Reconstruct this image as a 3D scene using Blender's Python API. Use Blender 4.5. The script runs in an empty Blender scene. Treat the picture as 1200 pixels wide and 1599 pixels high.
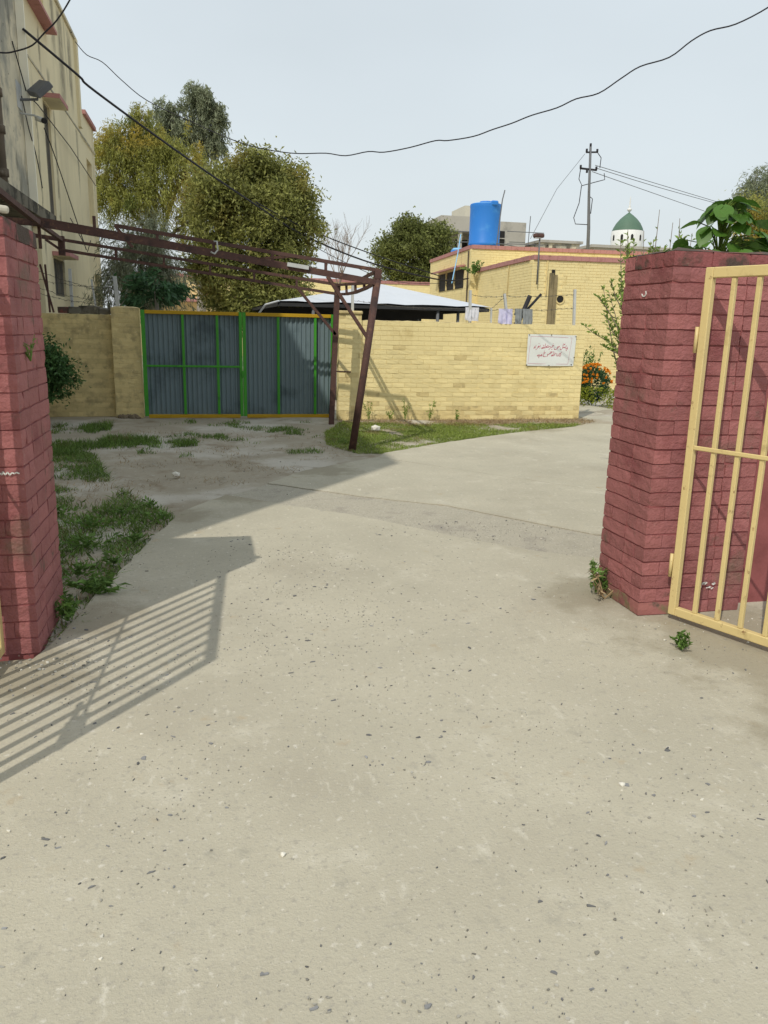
import bpy, bmesh, math, random
import numpy as np
from mathutils import Matrix, Vector, noise
from mathutils.geometry import tessellate_polygon
random.seed(7); RNG = np.random.default_rng(11)
S = bpy.context.scene; COL = S.collection
PI = math.pi
# ------------------------------------------------------------------ camera
# site axes: +x along the boundary wall to the right, +y away from the street, z up, metres
yaw, pitch, roll = math.radians(12.5), math.radians(13.3), math.radians(1.3)
def to_site(v):
    return Vector((v[0]*math.cos(yaw)+v[1]*math.sin(yaw), -v[0]*math.sin(yaw)+v[1]*math.cos(yaw), v[2]))
fw = Vector((0, math.cos(pitch), -math.sin(pitch))); up = Vector((0, math.sin(pitch), math.cos(pitch))); rt = Vector((1, 0, 0))
rt2 = rt*math.cos(roll)+up*math.sin(roll); up2 = up*math.cos(roll)-rt*math.sin(roll)
fw, rt2, up2 = to_site(fw), to_site(rt2), to_site(up2)
cam = bpy.data.cameras.new('camera'); co = bpy.data.objects.new('camera', cam); COL.objects.link(co)
m = Matrix((rt2, up2, -fw)).transposed().to_4x4(); m.translation = (0, 0, 1.65); co.matrix_world = m
cam.sensor_fit = 'VERTICAL'; cam.sensor_height = 36; cam.lens = 36*1220/1599
cam.clip_start = .05; cam.clip_end = 2000; S.camera = co
# ------------------------------------------------------------------ sky and sun
sun_dir = Vector((.557, .698, -1)).normalized()
wd = bpy.data.worlds.new('World'); S.world = wd; wd.use_nodes = True
nt = wd.node_tree; bg = nt.nodes['Background']
sky = nt.nodes.new('ShaderNodeTexSky'); sky.sky_type = 'NISHITA'; sky.sun_disc = False
sky.sun_elevation = math.asin(-sun_dir.z); sky.sun_rotation = math.atan2(-sun_dir.x, -sun_dir.y)
sky.air_density = 2.0; sky.dust_density = 1.0; sky.ozone_density = 1.0; sky.altitude = 200
hs = nt.nodes.new('ShaderNodeHueSaturation'); hs.inputs['Saturation'].default_value = .5
veil = nt.nodes.new('ShaderNodeMix'); veil.data_type = 'RGBA'; veil.inputs[0].default_value = .88; veil.inputs[7].default_value = (3.95, 4.38, 4.68, 1)   # thin even overcast over the blue
nt.links.new(sky.outputs[0], hs.inputs['Color']); nt.links.new(hs.outputs[0], veil.inputs[6])
stc = nt.nodes.new('ShaderNodeTexCoord'); smp = nt.nodes.new('ShaderNodeMapping'); smp.inputs['Scale'].default_value = (1, 1, 2.6)
cn = nt.nodes.new('ShaderNodeTexNoise'); cn.inputs['Scale'].default_value = 1.6; cn.inputs['Detail'].default_value = 4; cn.inputs['Roughness'].default_value = .45
cr = nt.nodes.new('ShaderNodeMapRange'); cr.inputs[1].default_value = .3; cr.inputs[2].default_value = .7; cr.inputs[3].default_value = .94; cr.inputs[4].default_value = 1.08
cm = nt.nodes.new('ShaderNodeVectorMath'); cm.operation = 'SCALE'
nt.links.new(stc.outputs['Generated'], smp.inputs[0]); nt.links.new(smp.outputs[0], cn.inputs['Vector']); nt.links.new(cn.outputs['Fac'], cr.inputs[0])
nt.links.new(veil.outputs[2], cm.inputs[0]); nt.links.new(cr.outputs[0], cm.inputs['Scale']); nt.links.new(cm.outputs[0], bg.inputs[0])
bg.inputs[1].default_value = .15
sl = bpy.data.lights.new('sun', 'SUN'); sl.energy = 2.45; sl.angle = math.radians(.6); sl.color = (1, .94, .83)
so = bpy.data.objects.new('sun', sl); COL.objects.link(so); so.location = (-20, -25, 40)
so.rotation_euler = sun_dir.to_track_quat('-Z', 'Y').to_euler()
S.view_settings.view_transform = 'Standard'; S.view_settings.look = 'None'
S.view_settings.exposure = 0.12; S.view_settings.gamma = 1; S.view_settings.use_curve_mapping = False
S.cycles.max_bounces = 6; S.cycles.transparent_max_bounces = 8

# ------------------------------------------------------------------ materials
def mat(name, col, rough=.85, var=.18, scale=3., spots=None, bump=.0, bscale=30., metal=0., rnd=0., island=0., trans=0., bdist=.01, detail=6, streak=None, spec=.3, coord='Object'):
    """col: base; var: value variation by noise; spots: list of (colour, scale, lo, hi, stretch) dirt layers"""
    M = bpy.data.materials.new(name); M.use_nodes = True; t = M.node_tree; N = t.nodes; Lk = t.links
    p = N['Principled BSDF']; p.inputs['Roughness'].default_value = rough; p.inputs['Metallic'].default_value = metal
    p.inputs['Specular IOR Level'].default_value = spec
    tc = N.new('ShaderNodeTexCoord'); vec = tc.outputs['Object']
    if coord == 'World':
        g = N.new('ShaderNodeNewGeometry'); vec = g.outputs['Position']
    def noise_(sc, det=detail, r=.6, stretch=None):
        v = vec
        if stretch:
            mp = N.new('ShaderNodeMapping'); mp.inputs['Scale'].default_value = stretch; Lk.new(vec, mp.inputs[0]); v = mp.outputs[0]
        n = N.new('ShaderNodeTexNoise'); n.inputs['Scale'].default_value = sc; n.inputs['Detail'].default_value = det
        n.inputs['Roughness'].default_value = r; Lk.new(v, n.inputs['Vector']); return n.outputs['Fac']
    def math_(op, a, b):
        q = N.new('ShaderNodeMath'); q.operation = op
        for i, x in enumerate((a, b)):
            if isinstance(x, (int, float)): q.inputs[i].default_value = x
            else: Lk.new(x, q.inputs[i])
        return q.outputs[0]
    def ramp(f, lo, hi):
        q = N.new('ShaderNodeMapRange'); q.inputs[1].default_value = lo; q.inputs[2].default_value = hi
        q.interpolation_type = 'SMOOTHSTEP'; Lk.new(f, q.inputs[0]); return q.outputs[0]
    v = math_('ADD', math_('MULTIPLY', math_('SUBTRACT', noise_(scale), .5), var*4), 1.)
    if rnd:
        oi = N.new('ShaderNodeObjectInfo'); v = math_('MULTIPLY', v, math_('ADD', math_('MULTIPLY', math_('SUBTRACT', oi.outputs['Random'], .5), rnd*2), 1.))
    if island:
        gi = N.new('ShaderNodeNewGeometry'); v = math_('MULTIPLY', v, math_('ADD', math_('MULTIPLY', math_('SUBTRACT', gi.outputs['Random Per Island'], .5), island*2), 1.))
    mx = N.new('ShaderNodeVectorMath'); mx.operation = 'SCALE'; mx.inputs[0].default_value = col[:3]; Lk.new(v, mx.inputs['Scale'])
    c = mx.outputs[0]
    for sp in spots or []:
        mm = N.new('ShaderNodeMix'); mm.data_type = 'RGBA'
        Lk.new(ramp(noise_(sp[1], stretch=sp[4] if len(sp) > 4 else None), sp[2], sp[3]), mm.inputs[0]); Lk.new(c, mm.inputs[6]); mm.inputs[7].default_value = (*sp[0], 1); c = mm.outputs[2]
    Lk.new(c, p.inputs['Base Color'])
    if bump:
        b = N.new('ShaderNodeBump'); b.inputs['Strength'].default_value = bump; b.inputs['Distance'].default_value = bdist
        Lk.new(noise_(bscale, 8, .65), b.inputs['Height']); Lk.new(b.outputs[0], p.inputs['Normal'])
    if trans:
        tr = N.new('ShaderNodeBsdfTranslucent'); ms = N.new('ShaderNodeMixShader'); ms.inputs[0].default_value = trans
        Lk.new(c, tr.inputs[0]); Lk.new(p.outputs[0], ms.inputs[1]); Lk.new(tr.outputs[0], ms.inputs[2]); Lk.new(ms.outputs[0], N['Material Output'].inputs[0])
    return M
M = {}
M['concrete'] = mat('concrete', (.475, .44, .345), .92, .10, 1.3, [((.40, .365, .285), .55, .48, .70), ((.55, .515, .42), 2.6, .56, .76), ((.37, .345, .28), 7, .58, .76), ((.58, .545, .45), 14, .60, .74, (1, .35, 1)), ((.40, .37, .30), 38, .54, .68), ((.60, .565, .48), 30, .58, .72), ((.30, .285, .245), 120, .60, .70), ((.63, .59, .50), 90, .62, .72), ((.44, .375, .27), 5, .62, .74)], .5, 90, coord='World', spec=.15)
def stain(M_, pts, col, rad):
    """an irregular patch of trodden dirt lying on the concrete round the given places"""
    t = M_.node_tree; N = t.nodes; Lk = t.links; p = N['Principled BSDF']; src = p.inputs['Base Color'].links[0].from_socket
    g_ = N.new('ShaderNodeNewGeometry'); nz = N.new('ShaderNodeTexNoise'); nz.inputs['Scale'].default_value = 4.0; nz.inputs['Detail'].default_value = 8; nz.inputs['Roughness'].default_value = .65; Lk.new(g_.outputs['Position'], nz.inputs['Vector'])
    acc = None
    for x, y, r in pts:
        d = N.new('ShaderNodeVectorMath'); d.operation = 'DISTANCE'; Lk.new(g_.outputs['Position'], d.inputs[0]); d.inputs[1].default_value = (x, y, 0)
        q = N.new('ShaderNodeMath'); q.operation = 'DIVIDE'; Lk.new(d.outputs['Value'], q.inputs[0]); q.inputs[1].default_value = r
        if acc is None: acc = q.outputs[0]
        else:
            mn = N.new('ShaderNodeMath'); mn.operation = 'MINIMUM'; Lk.new(acc, mn.inputs[0]); Lk.new(q.outputs[0], mn.inputs[1]); acc = mn.outputs[0]
    ad = N.new('ShaderNodeMath'); ad.operation = 'MULTIPLY_ADD'; Lk.new(nz.outputs['Fac'], ad.inputs[0]); ad.inputs[1].default_value = 2.2; Lk.new(acc, ad.inputs[2])
    mr = N.new('ShaderNodeMapRange'); mr.interpolation_type = 'SMOOTHSTEP'; mr.inputs[1].default_value = 1.55; mr.inputs[2].default_value = 2.3; mr.inputs[3].default_value = .6; mr.inputs[4].default_value = 0; Lk.new(ad.outputs[0], mr.inputs[0])
    mm = N.new('ShaderNodeMix'); mm.data_type = 'RGBA'; Lk.new(mr.outputs[0], mm.inputs[0]); Lk.new(src, mm.inputs[6]); mm.inputs[7].default_value = (*col, 1); Lk.new(mm.outputs[2], p.inputs['Base Color'])
stain(M['concrete'], [(2.9, 3.5, .75), (2.35, 4.4, .35), (2.6, 2.5, .45), (3.3, 2.9, .9), (-1.0, 3.75, .42), (-.75, 4.4, .35), (-.35, 6.9, .35), (.3, 7.75, .45), (1.2, 9.0, .5), (5.4, 12.7, .6), (7.0, 13.6, .4)], (.27, .235, .165), 1)
M['rough_concrete'] = mat('rough_concrete', (.44, .405, .325), .95, .12, 3, [((.33, .30, .25), 3, .48, .7), ((.29, .275, .24), 60, .56, .66), ((.57, .54, .46), 50, .58, .68)], .8, 60, coord='World', spec=.15)
M['dirt'] = mat('dirt', (.38, .335, .26), .97, .12, 1.2, [((.52, .485, .42), .6, .46, .62), ((.27, .22, .155), 2.2, .54, .72), ((.46, .43, .37), 14, .6, .72), ((.16, .14, .10), 30, .62, .72)], .7, 30, coord='World', spec=.1)
M['soil'] = mat('soil', (.20, .16, .11), .97, .2, 4, [((.33, .28, .2), 12, .55, .7)], .6, 30, coord='World', spec=.1)
M['red'] = mat('red_paint', (.335, .127, .125), .7, .10, 5, [((.23, .072, .075), 3.5, .50, .72), ((.43, .21, .195), 24, .64, .74), ((.15, .095, .075), 6, .60, .75), ((.20, .12, .095), 1.7, .56, .72)], .8, 30, rnd=.15, bdist=.018, coord='World', spec=.3)
M['red_grime'] = mat('red_paint_grimy', (.27, .09, .09), .8, .1, 5, [((.085, .062, .05), 4, .47, .58), ((.30, .2, .16), 20, .64, .74)], .8, 30, coord='World', bdist=.018)
M['red_base'] = mat('red_paint_worn', (.30, .12, .11), .85, .12, 6, [((.20, .17, .09), 5, .5, .64), ((.12, .09, .07), 9, .6, .72)], .5, 45, rnd=.2, coord='World')
M['red_plaster'] = mat('red_plaster', (.28, .09, .09), .75, .1, 3, [((.2, .06, .06), 2, .5, .7), ((.33, .16, .14), 9, .66, .78)], .25, 40, coord='World')
M['grime'] = mat('black_grime', (.10, .075, .06), .95, .25, 6, [((.2, .07, .06), 6, .5, .62), ((.25, .22, .17), 12, .62, .74)], .8, 40, coord='World')
M['yellow'] = mat('yellow_paint', (.80, .67, .345), .8, .06, 4, [((.66, .53, .25), 2.2, .55, .75), ((.76, .65, .36), 14, .62, .74), ((.34, .26, .12), 9, .70, .82)], .55, 40, rnd=.07, coord='World')
M['yellow_dirty'] = mat('yellow_paint_dirty', (.70, .565, .275), .85, .1, 4, [((.44, .35, .18), 5, .46, .68), ((.74, .62, .33), 14, .6, .72), ((.20, .16, .11), 11, .68, .78)], .55, 40, rnd=.10, coord='World')
M['plaster'] = mat('old_plaster', (.74, .655, .435), .9, .07, .8, [((.64, .565, .375), .7, .5, .7, (1, 1, .25)), ((.20, .18, .13), 1.3, .60, .78, (1, 1, .16)), ((.12, .11, .09), 2.6, .68, .8, (1, 1, .2))], .2, 20, coord='World')
def streaks(M_, rows, col):
    """dark rain streaks running down a wall: (y, half width, z low, z high)"""
    t = M_.node_tree; N = t.nodes; Lk = t.links; p = N['Principled BSDF']
    g_ = N.new('ShaderNodeNewGeometry'); sx = N.new('ShaderNodeSeparateXYZ'); Lk.new(g_.outputs['Position'], sx.inputs[0])
    mp = N.new('ShaderNodeMapping'); mp.inputs['Scale'].default_value = (1, 1, .6); Lk.new(g_.outputs['Position'], mp.inputs[0])
    nz = N.new('ShaderNodeTexNoise'); nz.inputs['Scale'].default_value = 3.5; nz.inputs['Detail'].default_value = 8; nz.inputs['Roughness'].default_value = .7; Lk.new(mp.outputs[0], nz.inputs['Vector'])
    def mth(op, a, b):
        q = N.new('ShaderNodeMath'); q.operation = op
        for i, x in enumerate((a, b)):
            if isinstance(x, (int, float)): q.inputs[i].default_value = x
            else: Lk.new(x, q.inputs[i])
        return q.outputs[0]
    def rng(f, a, b, c, d):
        q = N.new('ShaderNodeMapRange'); q.interpolation_type = 'SMOOTHSTEP'
        for i, x in enumerate((a, b, c, d)): q.inputs[1+i].default_value = x
        Lk.new(f, q.inputs[0]); return q.outputs[0]
    wob = mth('MULTIPLY', mth('SUBTRACT', nz.outputs['Fac'], .5), .55); tot = None
    for y, w_, z0, z1 in rows:
        k = rng(mth('ABSOLUTE', mth('ADD', mth('SUBTRACT', sx.outputs['Y'], y), wob), 0), w_*.2, w_, 1, 0)
        k = mth('MULTIPLY', k, mth('MULTIPLY', rng(sx.outputs['Z'], z0, z0+.8, 0, 1), rng(sx.outputs['Z'], z1-.15, z1, 1, 0)))
        k = mth('MULTIPLY', k, rng(nz.outputs['Fac'], .35, .55, .3, 1)); tot = k if tot is None else mth('MAXIMUM', tot, k)
    mm = N.new('ShaderNodeMix'); mm.data_type = 'RGBA'; Lk.new(mth('MULTIPLY', tot, .65), mm.inputs[0]); Lk.new(p.inputs['Base Color'].links[0].from_socket, mm.inputs[6]); mm.inputs[7].default_value = (*col, 1); Lk.new(mm.outputs[2], p.inputs['Base Color'])
streaks(M['plaster'], [(19.45, .16, 2.0, 6.1), (19.1, .25, 6.0, 6.8), (21.0, .5, 6.2, 8.5), (22.2, .4, 6.4, 8.5), (20.1, .3, 7.0, 8.5), (18.3, .12, 6.1, 7.4), (22.6, .2, 4.6, 6.4), (17.5, .12, 2.5, 5.5)], (.085, .075, .06))
M['plaster_mould'] = mat('mouldy_plaster', (.64, .575, .42), .92, .1, 1, [((.30, .29, .24), .9, .42, .6), ((.10, .095, .08), 2.2, .56, .72, (1, 1, .3)), ((.07, .065, .055), 7, .62, .72)], .35, 20, coord='World')
M['mould'] = mat('mouldy_slab', (.16, .145, .11), .95, .2, 2, [((.05, .045, .035), 3, .45, .6), ((.36, .32, .22), 6, .6, .7)], .5, 25, coord='World')
M['pink'] = mat('pink_coping', (.43, .21, .195), .85, .1, 3, [((.30, .14, .12), 4, .55, .7), ((.48, .28, .24), 14, .6, .72)], .3, 30, coord='World')
M['grey_con'] = mat('raw_concrete', (.42, .40, .35), .95, .1, .6, [((.28, .27, .24), .8, .52, .7), ((.14, .13, .11), 1.4, .66, .8, (1, 1, .3))], .2, 10, coord='World')
M['pale_con'] = mat('pale_render', (.55, .52, .43), .95, .08, .6, [((.42, .40, .33), .7, .55, .7)], .2, 10, coord='World')
M['white'] = mat('white_paint', (.72, .72, .69), .7, .05, 2, [((.5, .5, .47), 6, .66, .78)])
M['strip'] = mat('cream_strip', (.86, .82, .68), .7, .05, 2, [((.6, .56, .45), 3, .6, .78)])
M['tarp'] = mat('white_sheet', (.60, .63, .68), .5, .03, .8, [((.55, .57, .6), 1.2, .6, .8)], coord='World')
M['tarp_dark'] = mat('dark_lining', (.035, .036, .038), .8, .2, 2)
M['green_dome'] = mat('green_paint', (.095, .165, .115), .6, .1, 1.5)
M['dark'] = mat('dark_opening', (.018, .017, .016), .8, .2, 2)
M['glass'] = mat('window_glass', (.03, .033, .035), .15, .1, 1, spec=.5)
M['wood'] = mat('old_wood', (.25, .20, .11), .9, .2, 5, [((.12, .10, .06), 4, .5, .7, (1, 1, .2))], .3, 30)
M['frame_paint'] = mat('window_frame_paint', (.42, .35, .2), .8, .1, 4)
M['rust'] = mat('rusty_brown_steel', (.095, .05, .042), .75, .2, 9, [((.16, .085, .055), 14, .55, .68), ((.05, .032, .03), 5, .55, .7), ((.26, .22, .18), 22, .70, .78)], .3, 60, coord='World')
M['cream'] = mat('cream_gate_paint', (.66, .52, .24), .45, .05, 5, [((.52, .40, .18), 8, .58, .72), ((.20, .085, .035), 13, .66, .73), ((.26, .12, .05), 5, .68, .75), ((.45, .33, .16), 26, .62, .7)], .15, 60, coord='World', spec=.45)
M['gate_sheet'] = mat('blue_grey_sheet', (.155, .21, .23), .5, .06, 2, [((.08, .115, .13), 1.5, .5, .7), ((.24, .28, .29), 24, .74, .8)], .1, 30, coord='World', spec=.4)
M['gate_green'] = mat('bright_green_paint', (.05, .30, .022), .5, .08, 4, [((.035, .20, .02), 6, .56, .72)], .1, 40, coord='World', spec=.4)
M['gate_ochre'] = mat('ochre_paint', (.48, .29, .012), .55, .08, 4, [((.32, .2, .02), 6, .58, .72)], .1, 40, coord='World')
M['tank'] = mat('blue_plastic', (.03, .20, .62), .5, .04, 1.5, [((.06, .27, .66), 2, .55, .75)], coord='Object')
M['tank_light'] = mat('pale_blue_plastic', (.25, .52, .80), .5, .05, 2)
M['pole'] = mat('weathered_grey_steel', (.14, .145, .155), .7, .15, 4)
M['wire'] = mat('black_cable', (.02, .019, .024), .6, .1, 4)
M['wire_grey'] = mat('grey_wire', (.10, .10, .105), .6, .1, 4)
M['galv'] = mat('pale_angle_iron', (.50, .51, .50), .6, .12, 6, [((.35, .25, .15), 9, .66, .76)])
M['barb'] = mat('barbed_wire_steel', (.11, .10, .085), .7, .2, 6)
M['banner'] = mat('banner_vinyl', (.74, .76, .73), .45, .02, 3, [((.62, .64, .60), 2.5, .58, .8)])
M['red_ink'] = mat('red_ink', (.50, .09, .13), .6, .06, 8)
M['pink_ink'] = mat('pink_ink', (.58, .22, .28), .6, .06, 8)
M['cloth_white'] = mat('white_cloth', (.62, .62, .66), .9, .1, 5)
M['cloth_lilac'] = mat('lilac_cloth', (.56, .54, .72), .9, .14, 6, [((.40, .38, .58), 16, .5, .62, (1, 1, .02))])
M['cloth_grey'] = mat('grey_cloth', (.23, .245, .25), .9, .1, 6)
M['chip_dark'] = mat('dark_stone', (.20, .20, .20), .8, .2, 40, island=.5, coord='World')
M['chip_mid'] = mat('grey_stone', (.30, .285, .245), .85, .2, 40, island=.4, coord='World')
M['chip_pale'] = mat('pale_stone', (.66, .63, .55), .85, .1, 40, island=.2, coord='World')
M['chip_brick'] = mat('brick_crumb', (.42, .22, .12), .9, .15, 40, island=.3, coord='World')
def leaf(n, c, isl=.45, tr=.42, sc=.6, spots=None): return mat(n, c, .55, .14, sc, spots, island=isl, trans=tr, coord='World', spec=.25)
M['l_mango'] = leaf('olive_leaves', (.31, .32, .10), .6, .5, .5, [((.38, .32, .09), .9, .52, .70), ((.15, .18, .06), 1.3, .55, .7)])
M['l_pend'] = leaf('yellow_green_leaves', (.33, .34, .09), .5, .5, .5, [((.48, .38, .08), .55, .50, .64), ((.17, .21, .06), .8, .54, .68)])
M['l_euc'] = leaf('grey_green_leaves', (.27, .30, .19), .45, .5)
M['l_grey'] = leaf('silver_green_leaves', (.28, .30, .20), .4, .4)
M['l_dark'] = leaf('deep_green_leaves', (.06, .13, .055), .45, .3)
M['l_round'] = leaf('mid_green_leaves', (.20, .225, .07), .5, .5, .4)
M['l_bright'] = leaf('fresh_green_leaves', (.25, .36, .08), .4, .5)
M['l_big'] = mat('glossy_green_leaf', (.075, .17, .022), .45, .12, 8, [((.10, .2, .03), 5, .5, .7)], rnd=.3, trans=.3, spec=.4)
M['l_weed'] = leaf('weed_leaves', (.15, .26, .06), .45, .35)
M['grass'] = leaf('grass_blades', (.16, .25, .06), .5, .4, 1.2, [((.22, .19, .08), 1.5, .57, .68)])
M['grass_sun'] = leaf('lawn_blades', (.25, .32, .07), .5, .4, 1.2, [((.32, .26, .11), 1.4, .55, .66)])
M['grass_dry'] = leaf('dry_grass', (.34, .25, .14), .4, .2)
M['l_weed_dark'] = leaf('bush_leaves', (.08, .16, .05), .5, .3)
M['hedge'] = leaf('yellow_green_hedge', (.30, .34, .04), .45, .45, 2.5, [((.14, .19, .03), 4, .5, .62)])
M['orange'] = leaf('orange_petals', (.85, .32, .02), .3, .3)
M['bark'] = mat('bark', (.12, .095, .07), .95, .2, 4, [((.22, .19, .15), 5, .55, .7)], .6, 20, coord='World')
M['bark_pale'] = mat('pale_bark', (.30, .27, .23), .95, .15, 2, [((.15, .13, .10), 3, .55, .7)], .4, 20, coord='World')
M['twig'] = mat('bare_twigs', (.26, .21, .17), .95, .15, 2)

# ------------------------------------------------------------------ mesh helpers
class MB:
    def __init__(s): s.v = []; s.f = []
    def add(s, vs, fs):
        k = len(s.v); s.v += [tuple(v) for v in vs]; s.f += [tuple(i+k for i in f) for f in fs]; return s
    def box(s, x0, x1, y0, y1, z0, z1):
        return s.add([(x0,y0,z0),(x1,y0,z0),(x1,y1,z0),(x0,y1,z0),(x0,y0,z1),(x1,y0,z1),(x1,y1,z1),(x0,y1,z1)],
                     [(0,3,2,1),(4,5,6,7),(0,1,5,4),(1,2,6,5),(2,3,7,6),(3,0,4,7)])
    def tube(s, pts, r, n=6, cap=True):
        pts = [Vector(p) for p in pts]; k = len(s.v); m_ = len(pts)
        rr = r if isinstance(r, (list, tuple)) else [r]*m_
        prev = None
        for i, p in enumerate(pts):
            d = (pts[min(i+1, m_-1)]-pts[max(i-1, 0)])
            d = d.normalized() if d.length > 1e-9 else Vector((0, 0, 1))
            a = prev if prev is not None else (Vector((0, 0, 1)) if abs(d.z) < .9 else Vector((1, 0, 0)))
            u = (a-d*a.dot(d)); u = u.normalized() if u.length > 1e-6 else d.orthogonal().normalized(); w = d.cross(u); prev = u
            for j in range(n):
                t = 2*PI*(j+.5)/n; s.v.append(tuple(p+(u*math.cos(t)+w*math.sin(t))*rr[i]))
        for i in range(m_-1):
            for j in range(n):
                j2 = (j+1) % n; s.f.append((k+i*n+j, k+i*n+j2, k+(i+1)*n+j2, k+(i+1)*n+j))
        if cap: s.f.append(tuple(k+j for j in range(n-1, -1, -1))); s.f.append(tuple(k+(m_-1)*n+j for j in range(n)))
        return s
    def beam(s, p, q, w, h=None):
        """square section bar between two points, w across, h up"""
        p, q = Vector(p), Vector(q); h = h or w; d = (q-p).normalized()
        a = Vector((0, 0, 1)) if abs(d.z) < .95 else Vector((0, 1, 0))
        u = d.cross(a).normalized(); t = u.cross(d).normalized()
        vs = [b+u*sx*w/2+t*sz*h/2 for b in (p, q) for sx, sz in ((-1,-1),(1,-1),(1,1),(-1,1))]
        return s.add(vs, [(0,3,2,1),(4,5,6,7),(0,1,5,4),(1,2,6,5),(2,3,7,6),(3,0,4,7)])
    def mesh(s, name):
        me = bpy.data.meshes.new(name); me.from_pydata(s.v, [], s.f); me.update(); return me
    def build(s, name, m_, parent=None, smooth=False):
        return link(name, s.mesh(name), m_, parent, smooth)
def link(name, me, m_=None, parent=None, smooth=False):
    if m_ is not None:
        for q in (m_ if isinstance(m_, (list, tuple)) else [m_]): me.materials.append(M[q] if isinstance(q, str) else q)
    if smooth:
        for p in me.polygons: p.use_smooth = True
    o = bpy.data.objects.new(name, me); COL.objects.link(o)
    if parent is not None: o.parent = parent
    return o
def bevel(o, w=.004, seg=1):
    bm = bmesh.new(); bm.from_mesh(o.data)
    bmesh.ops.bevel(bm, geom=[e for e in bm.edges if e.calc_face_angle(0) > .5], offset=w, segments=seg, affect='EDGES', profile=.5)
    bm.to_mesh(o.data); bm.free(); return o
def tag(o, label=None, cat=None, group=None, kind=None):
    if label: o['label'] = label
    if cat: o['category'] = cat
    if group: o['group'] = group
    if kind: o['kind'] = kind
    return o
def thing(name, label, cat, loc=(0, 0, 0), rz=0, group=None):
    o = bpy.data.objects.new(name, None); COL.objects.link(o); o.location = loc; o.rotation_euler = (0, 0, rz)
    o.empty_display_size = .2
    return tag(o, label, cat, group)
def quads(name, V, mtl, parent=None):
    """V: (n,4,3) array of quads -> one mesh"""
    n = len(V); me = bpy.data.meshes.new(name); me.vertices.add(4*n); me.vertices.foreach_set('co', np.ascontiguousarray(V, dtype=np.float32).ravel())
    me.loops.add(4*n); me.loops.foreach_set('vertex_index', np.arange(4*n, dtype=np.int32))
    me.polygons.add(n); me.polygons.foreach_set('loop_start', np.arange(0, 4*n, 4, dtype=np.int32))
    try: me.polygons.foreach_set('loop_total', np.full(n, 4, dtype=np.int32))
    except Exception: pass
    me.update(calc_edges=True); me.validate()
    return link(name, me, mtl, parent)
def unit(v): return v/np.maximum(np.linalg.norm(v, axis=-1, keepdims=True), 1e-9)
def leaves(C, Dr, Ln, Wd, fold=.15):
    """leaf quads from centres C, directions Dr, lengths, widths"""
    n = len(C); Dr = unit(Dr); R = unit(RNG.normal(size=(n, 3))); Sd = unit(np.cross(Dr, R)); Nm = np.cross(Sd, Dr)
    Ln = np.broadcast_to(np.asarray(Ln, float), (n,))[:, None]; Wd = np.broadcast_to(np.asarray(Wd, float), (n,))[:, None]
    base = C-Dr*Ln*.5; tip = C+Dr*Ln*.5-Nm*Ln*fold; mid = C+Nm*Ln*fold*.5
    return np.stack([base, mid+Sd*Wd*.5, tip, mid-Sd*Wd*.5], 1)
def shell(c, r, n, lo=.55):
    d = unit(RNG.normal(size=(n, 3))); t = lo+(1-lo)*RNG.random((n, 1))**.6
    return np.array(c)+d*t*np.array(r), d

# ------------------------------------------------------------------ ground
def poly_slab(name, pts, z0, z1, m_, parent, jit=.012, step=.12):
    out = []
    for i, p in enumerate(pts):
        q = pts[(i+1) % len(pts)]; L_ = math.dist(p, q); k = max(1, min(80, int(L_/step)))
        for j in range(k):
            t = j/k; x = p[0]+(q[0]-p[0])*t; y = p[1]+(q[1]-p[1])*t
            out.append((x+jit*noise.noise((x*5, y*5, 1)), y+jit*noise.noise((x*5, y*5, 9))))
    tri = tessellate_polygon([[Vector((x, y, 0)) for x, y in out]]); n = len(out)
    vs = [(x, y, z1) for x, y in out]+[(x, y, z0) for x, y in out]
    fs = []
    for t in tri:
        a, b, c = (Vector((*out[i], 0)) for i in t)
        fs.append(tuple(t) if (b-a).cross(c-a).z > 0 else tuple(reversed(t)))
    ar = sum(out[i][0]*out[(i+1) % n][1]-out[(i+1) % n][0]*out[i][1] for i in range(n))
    for i in range(n):
        j = (i+1) % n; fs.append((i, i+n, j+n, j) if ar > 0 else (i, j, j+n, i+n))
    me = bpy.data.meshes.new(name); me.from_pydata(vs, [], fs); me.update()
    return link(name, me, m_, parent)
g = MB(); g.add([(-700, -700, -.10), (700, -700, -.10), (700, 700, -.10), (-700, 700, -.10)], [(0, 1, 2, 3)])
tag(g.build('ground', 'dirt'), kind='structure')
def hgt(x, y):
    h_ = -.03+.016*noise.noise((x*.9, y*.9, 3))+.009*noise.noise((x*3.1, y*3.1, 5))+.004*noise.noise((x*9, y*9, 2))
    e = max(0, min(1, (y-11.2)/2)); return h_+.03*e
gx, gy = np.arange(-3.3, 8.6, .07), np.arange(3.6, 17.9, .07)
vs = [(x, y, min(hgt(x, y), -.012 if y < 11 else .004)) for y in gy for x in gx]; nx = len(gx)
me = bpy.data.meshes.new('dirt_yard'); me.from_pydata(vs, [], [(j*nx+i, j*nx+i+1, (j+1)*nx+i+1, (j+1)*nx+i) for j in range(len(gy)-1) for i in range(nx-1)])
yard = tag(link('dirt_yard', me, 'dirt', None, True), kind='structure')
drive = tag(bpy.data.objects.new('driveway', None), kind='structure'); COL.objects.link(drive)
near_edge = [(.12, 7.72), (.31, 7.55), (.62, 7.25), (1.25, 6.71), (1.86, 5.96), (2.45, 5.36), (2.8, 5.15), (4.5, 4.62)]
far_edge = [(.55, 8.25), (.85, 8.0), (1.40, 7.51), (2.18, 6.99), (2.8, 6.16), (3.1, 5.79), (4.6, 5.05)]
j1 = [(2.07, 9.85), (3.07, 8.66), (3.99, 7.55), (5.9, 5.6)]
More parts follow.
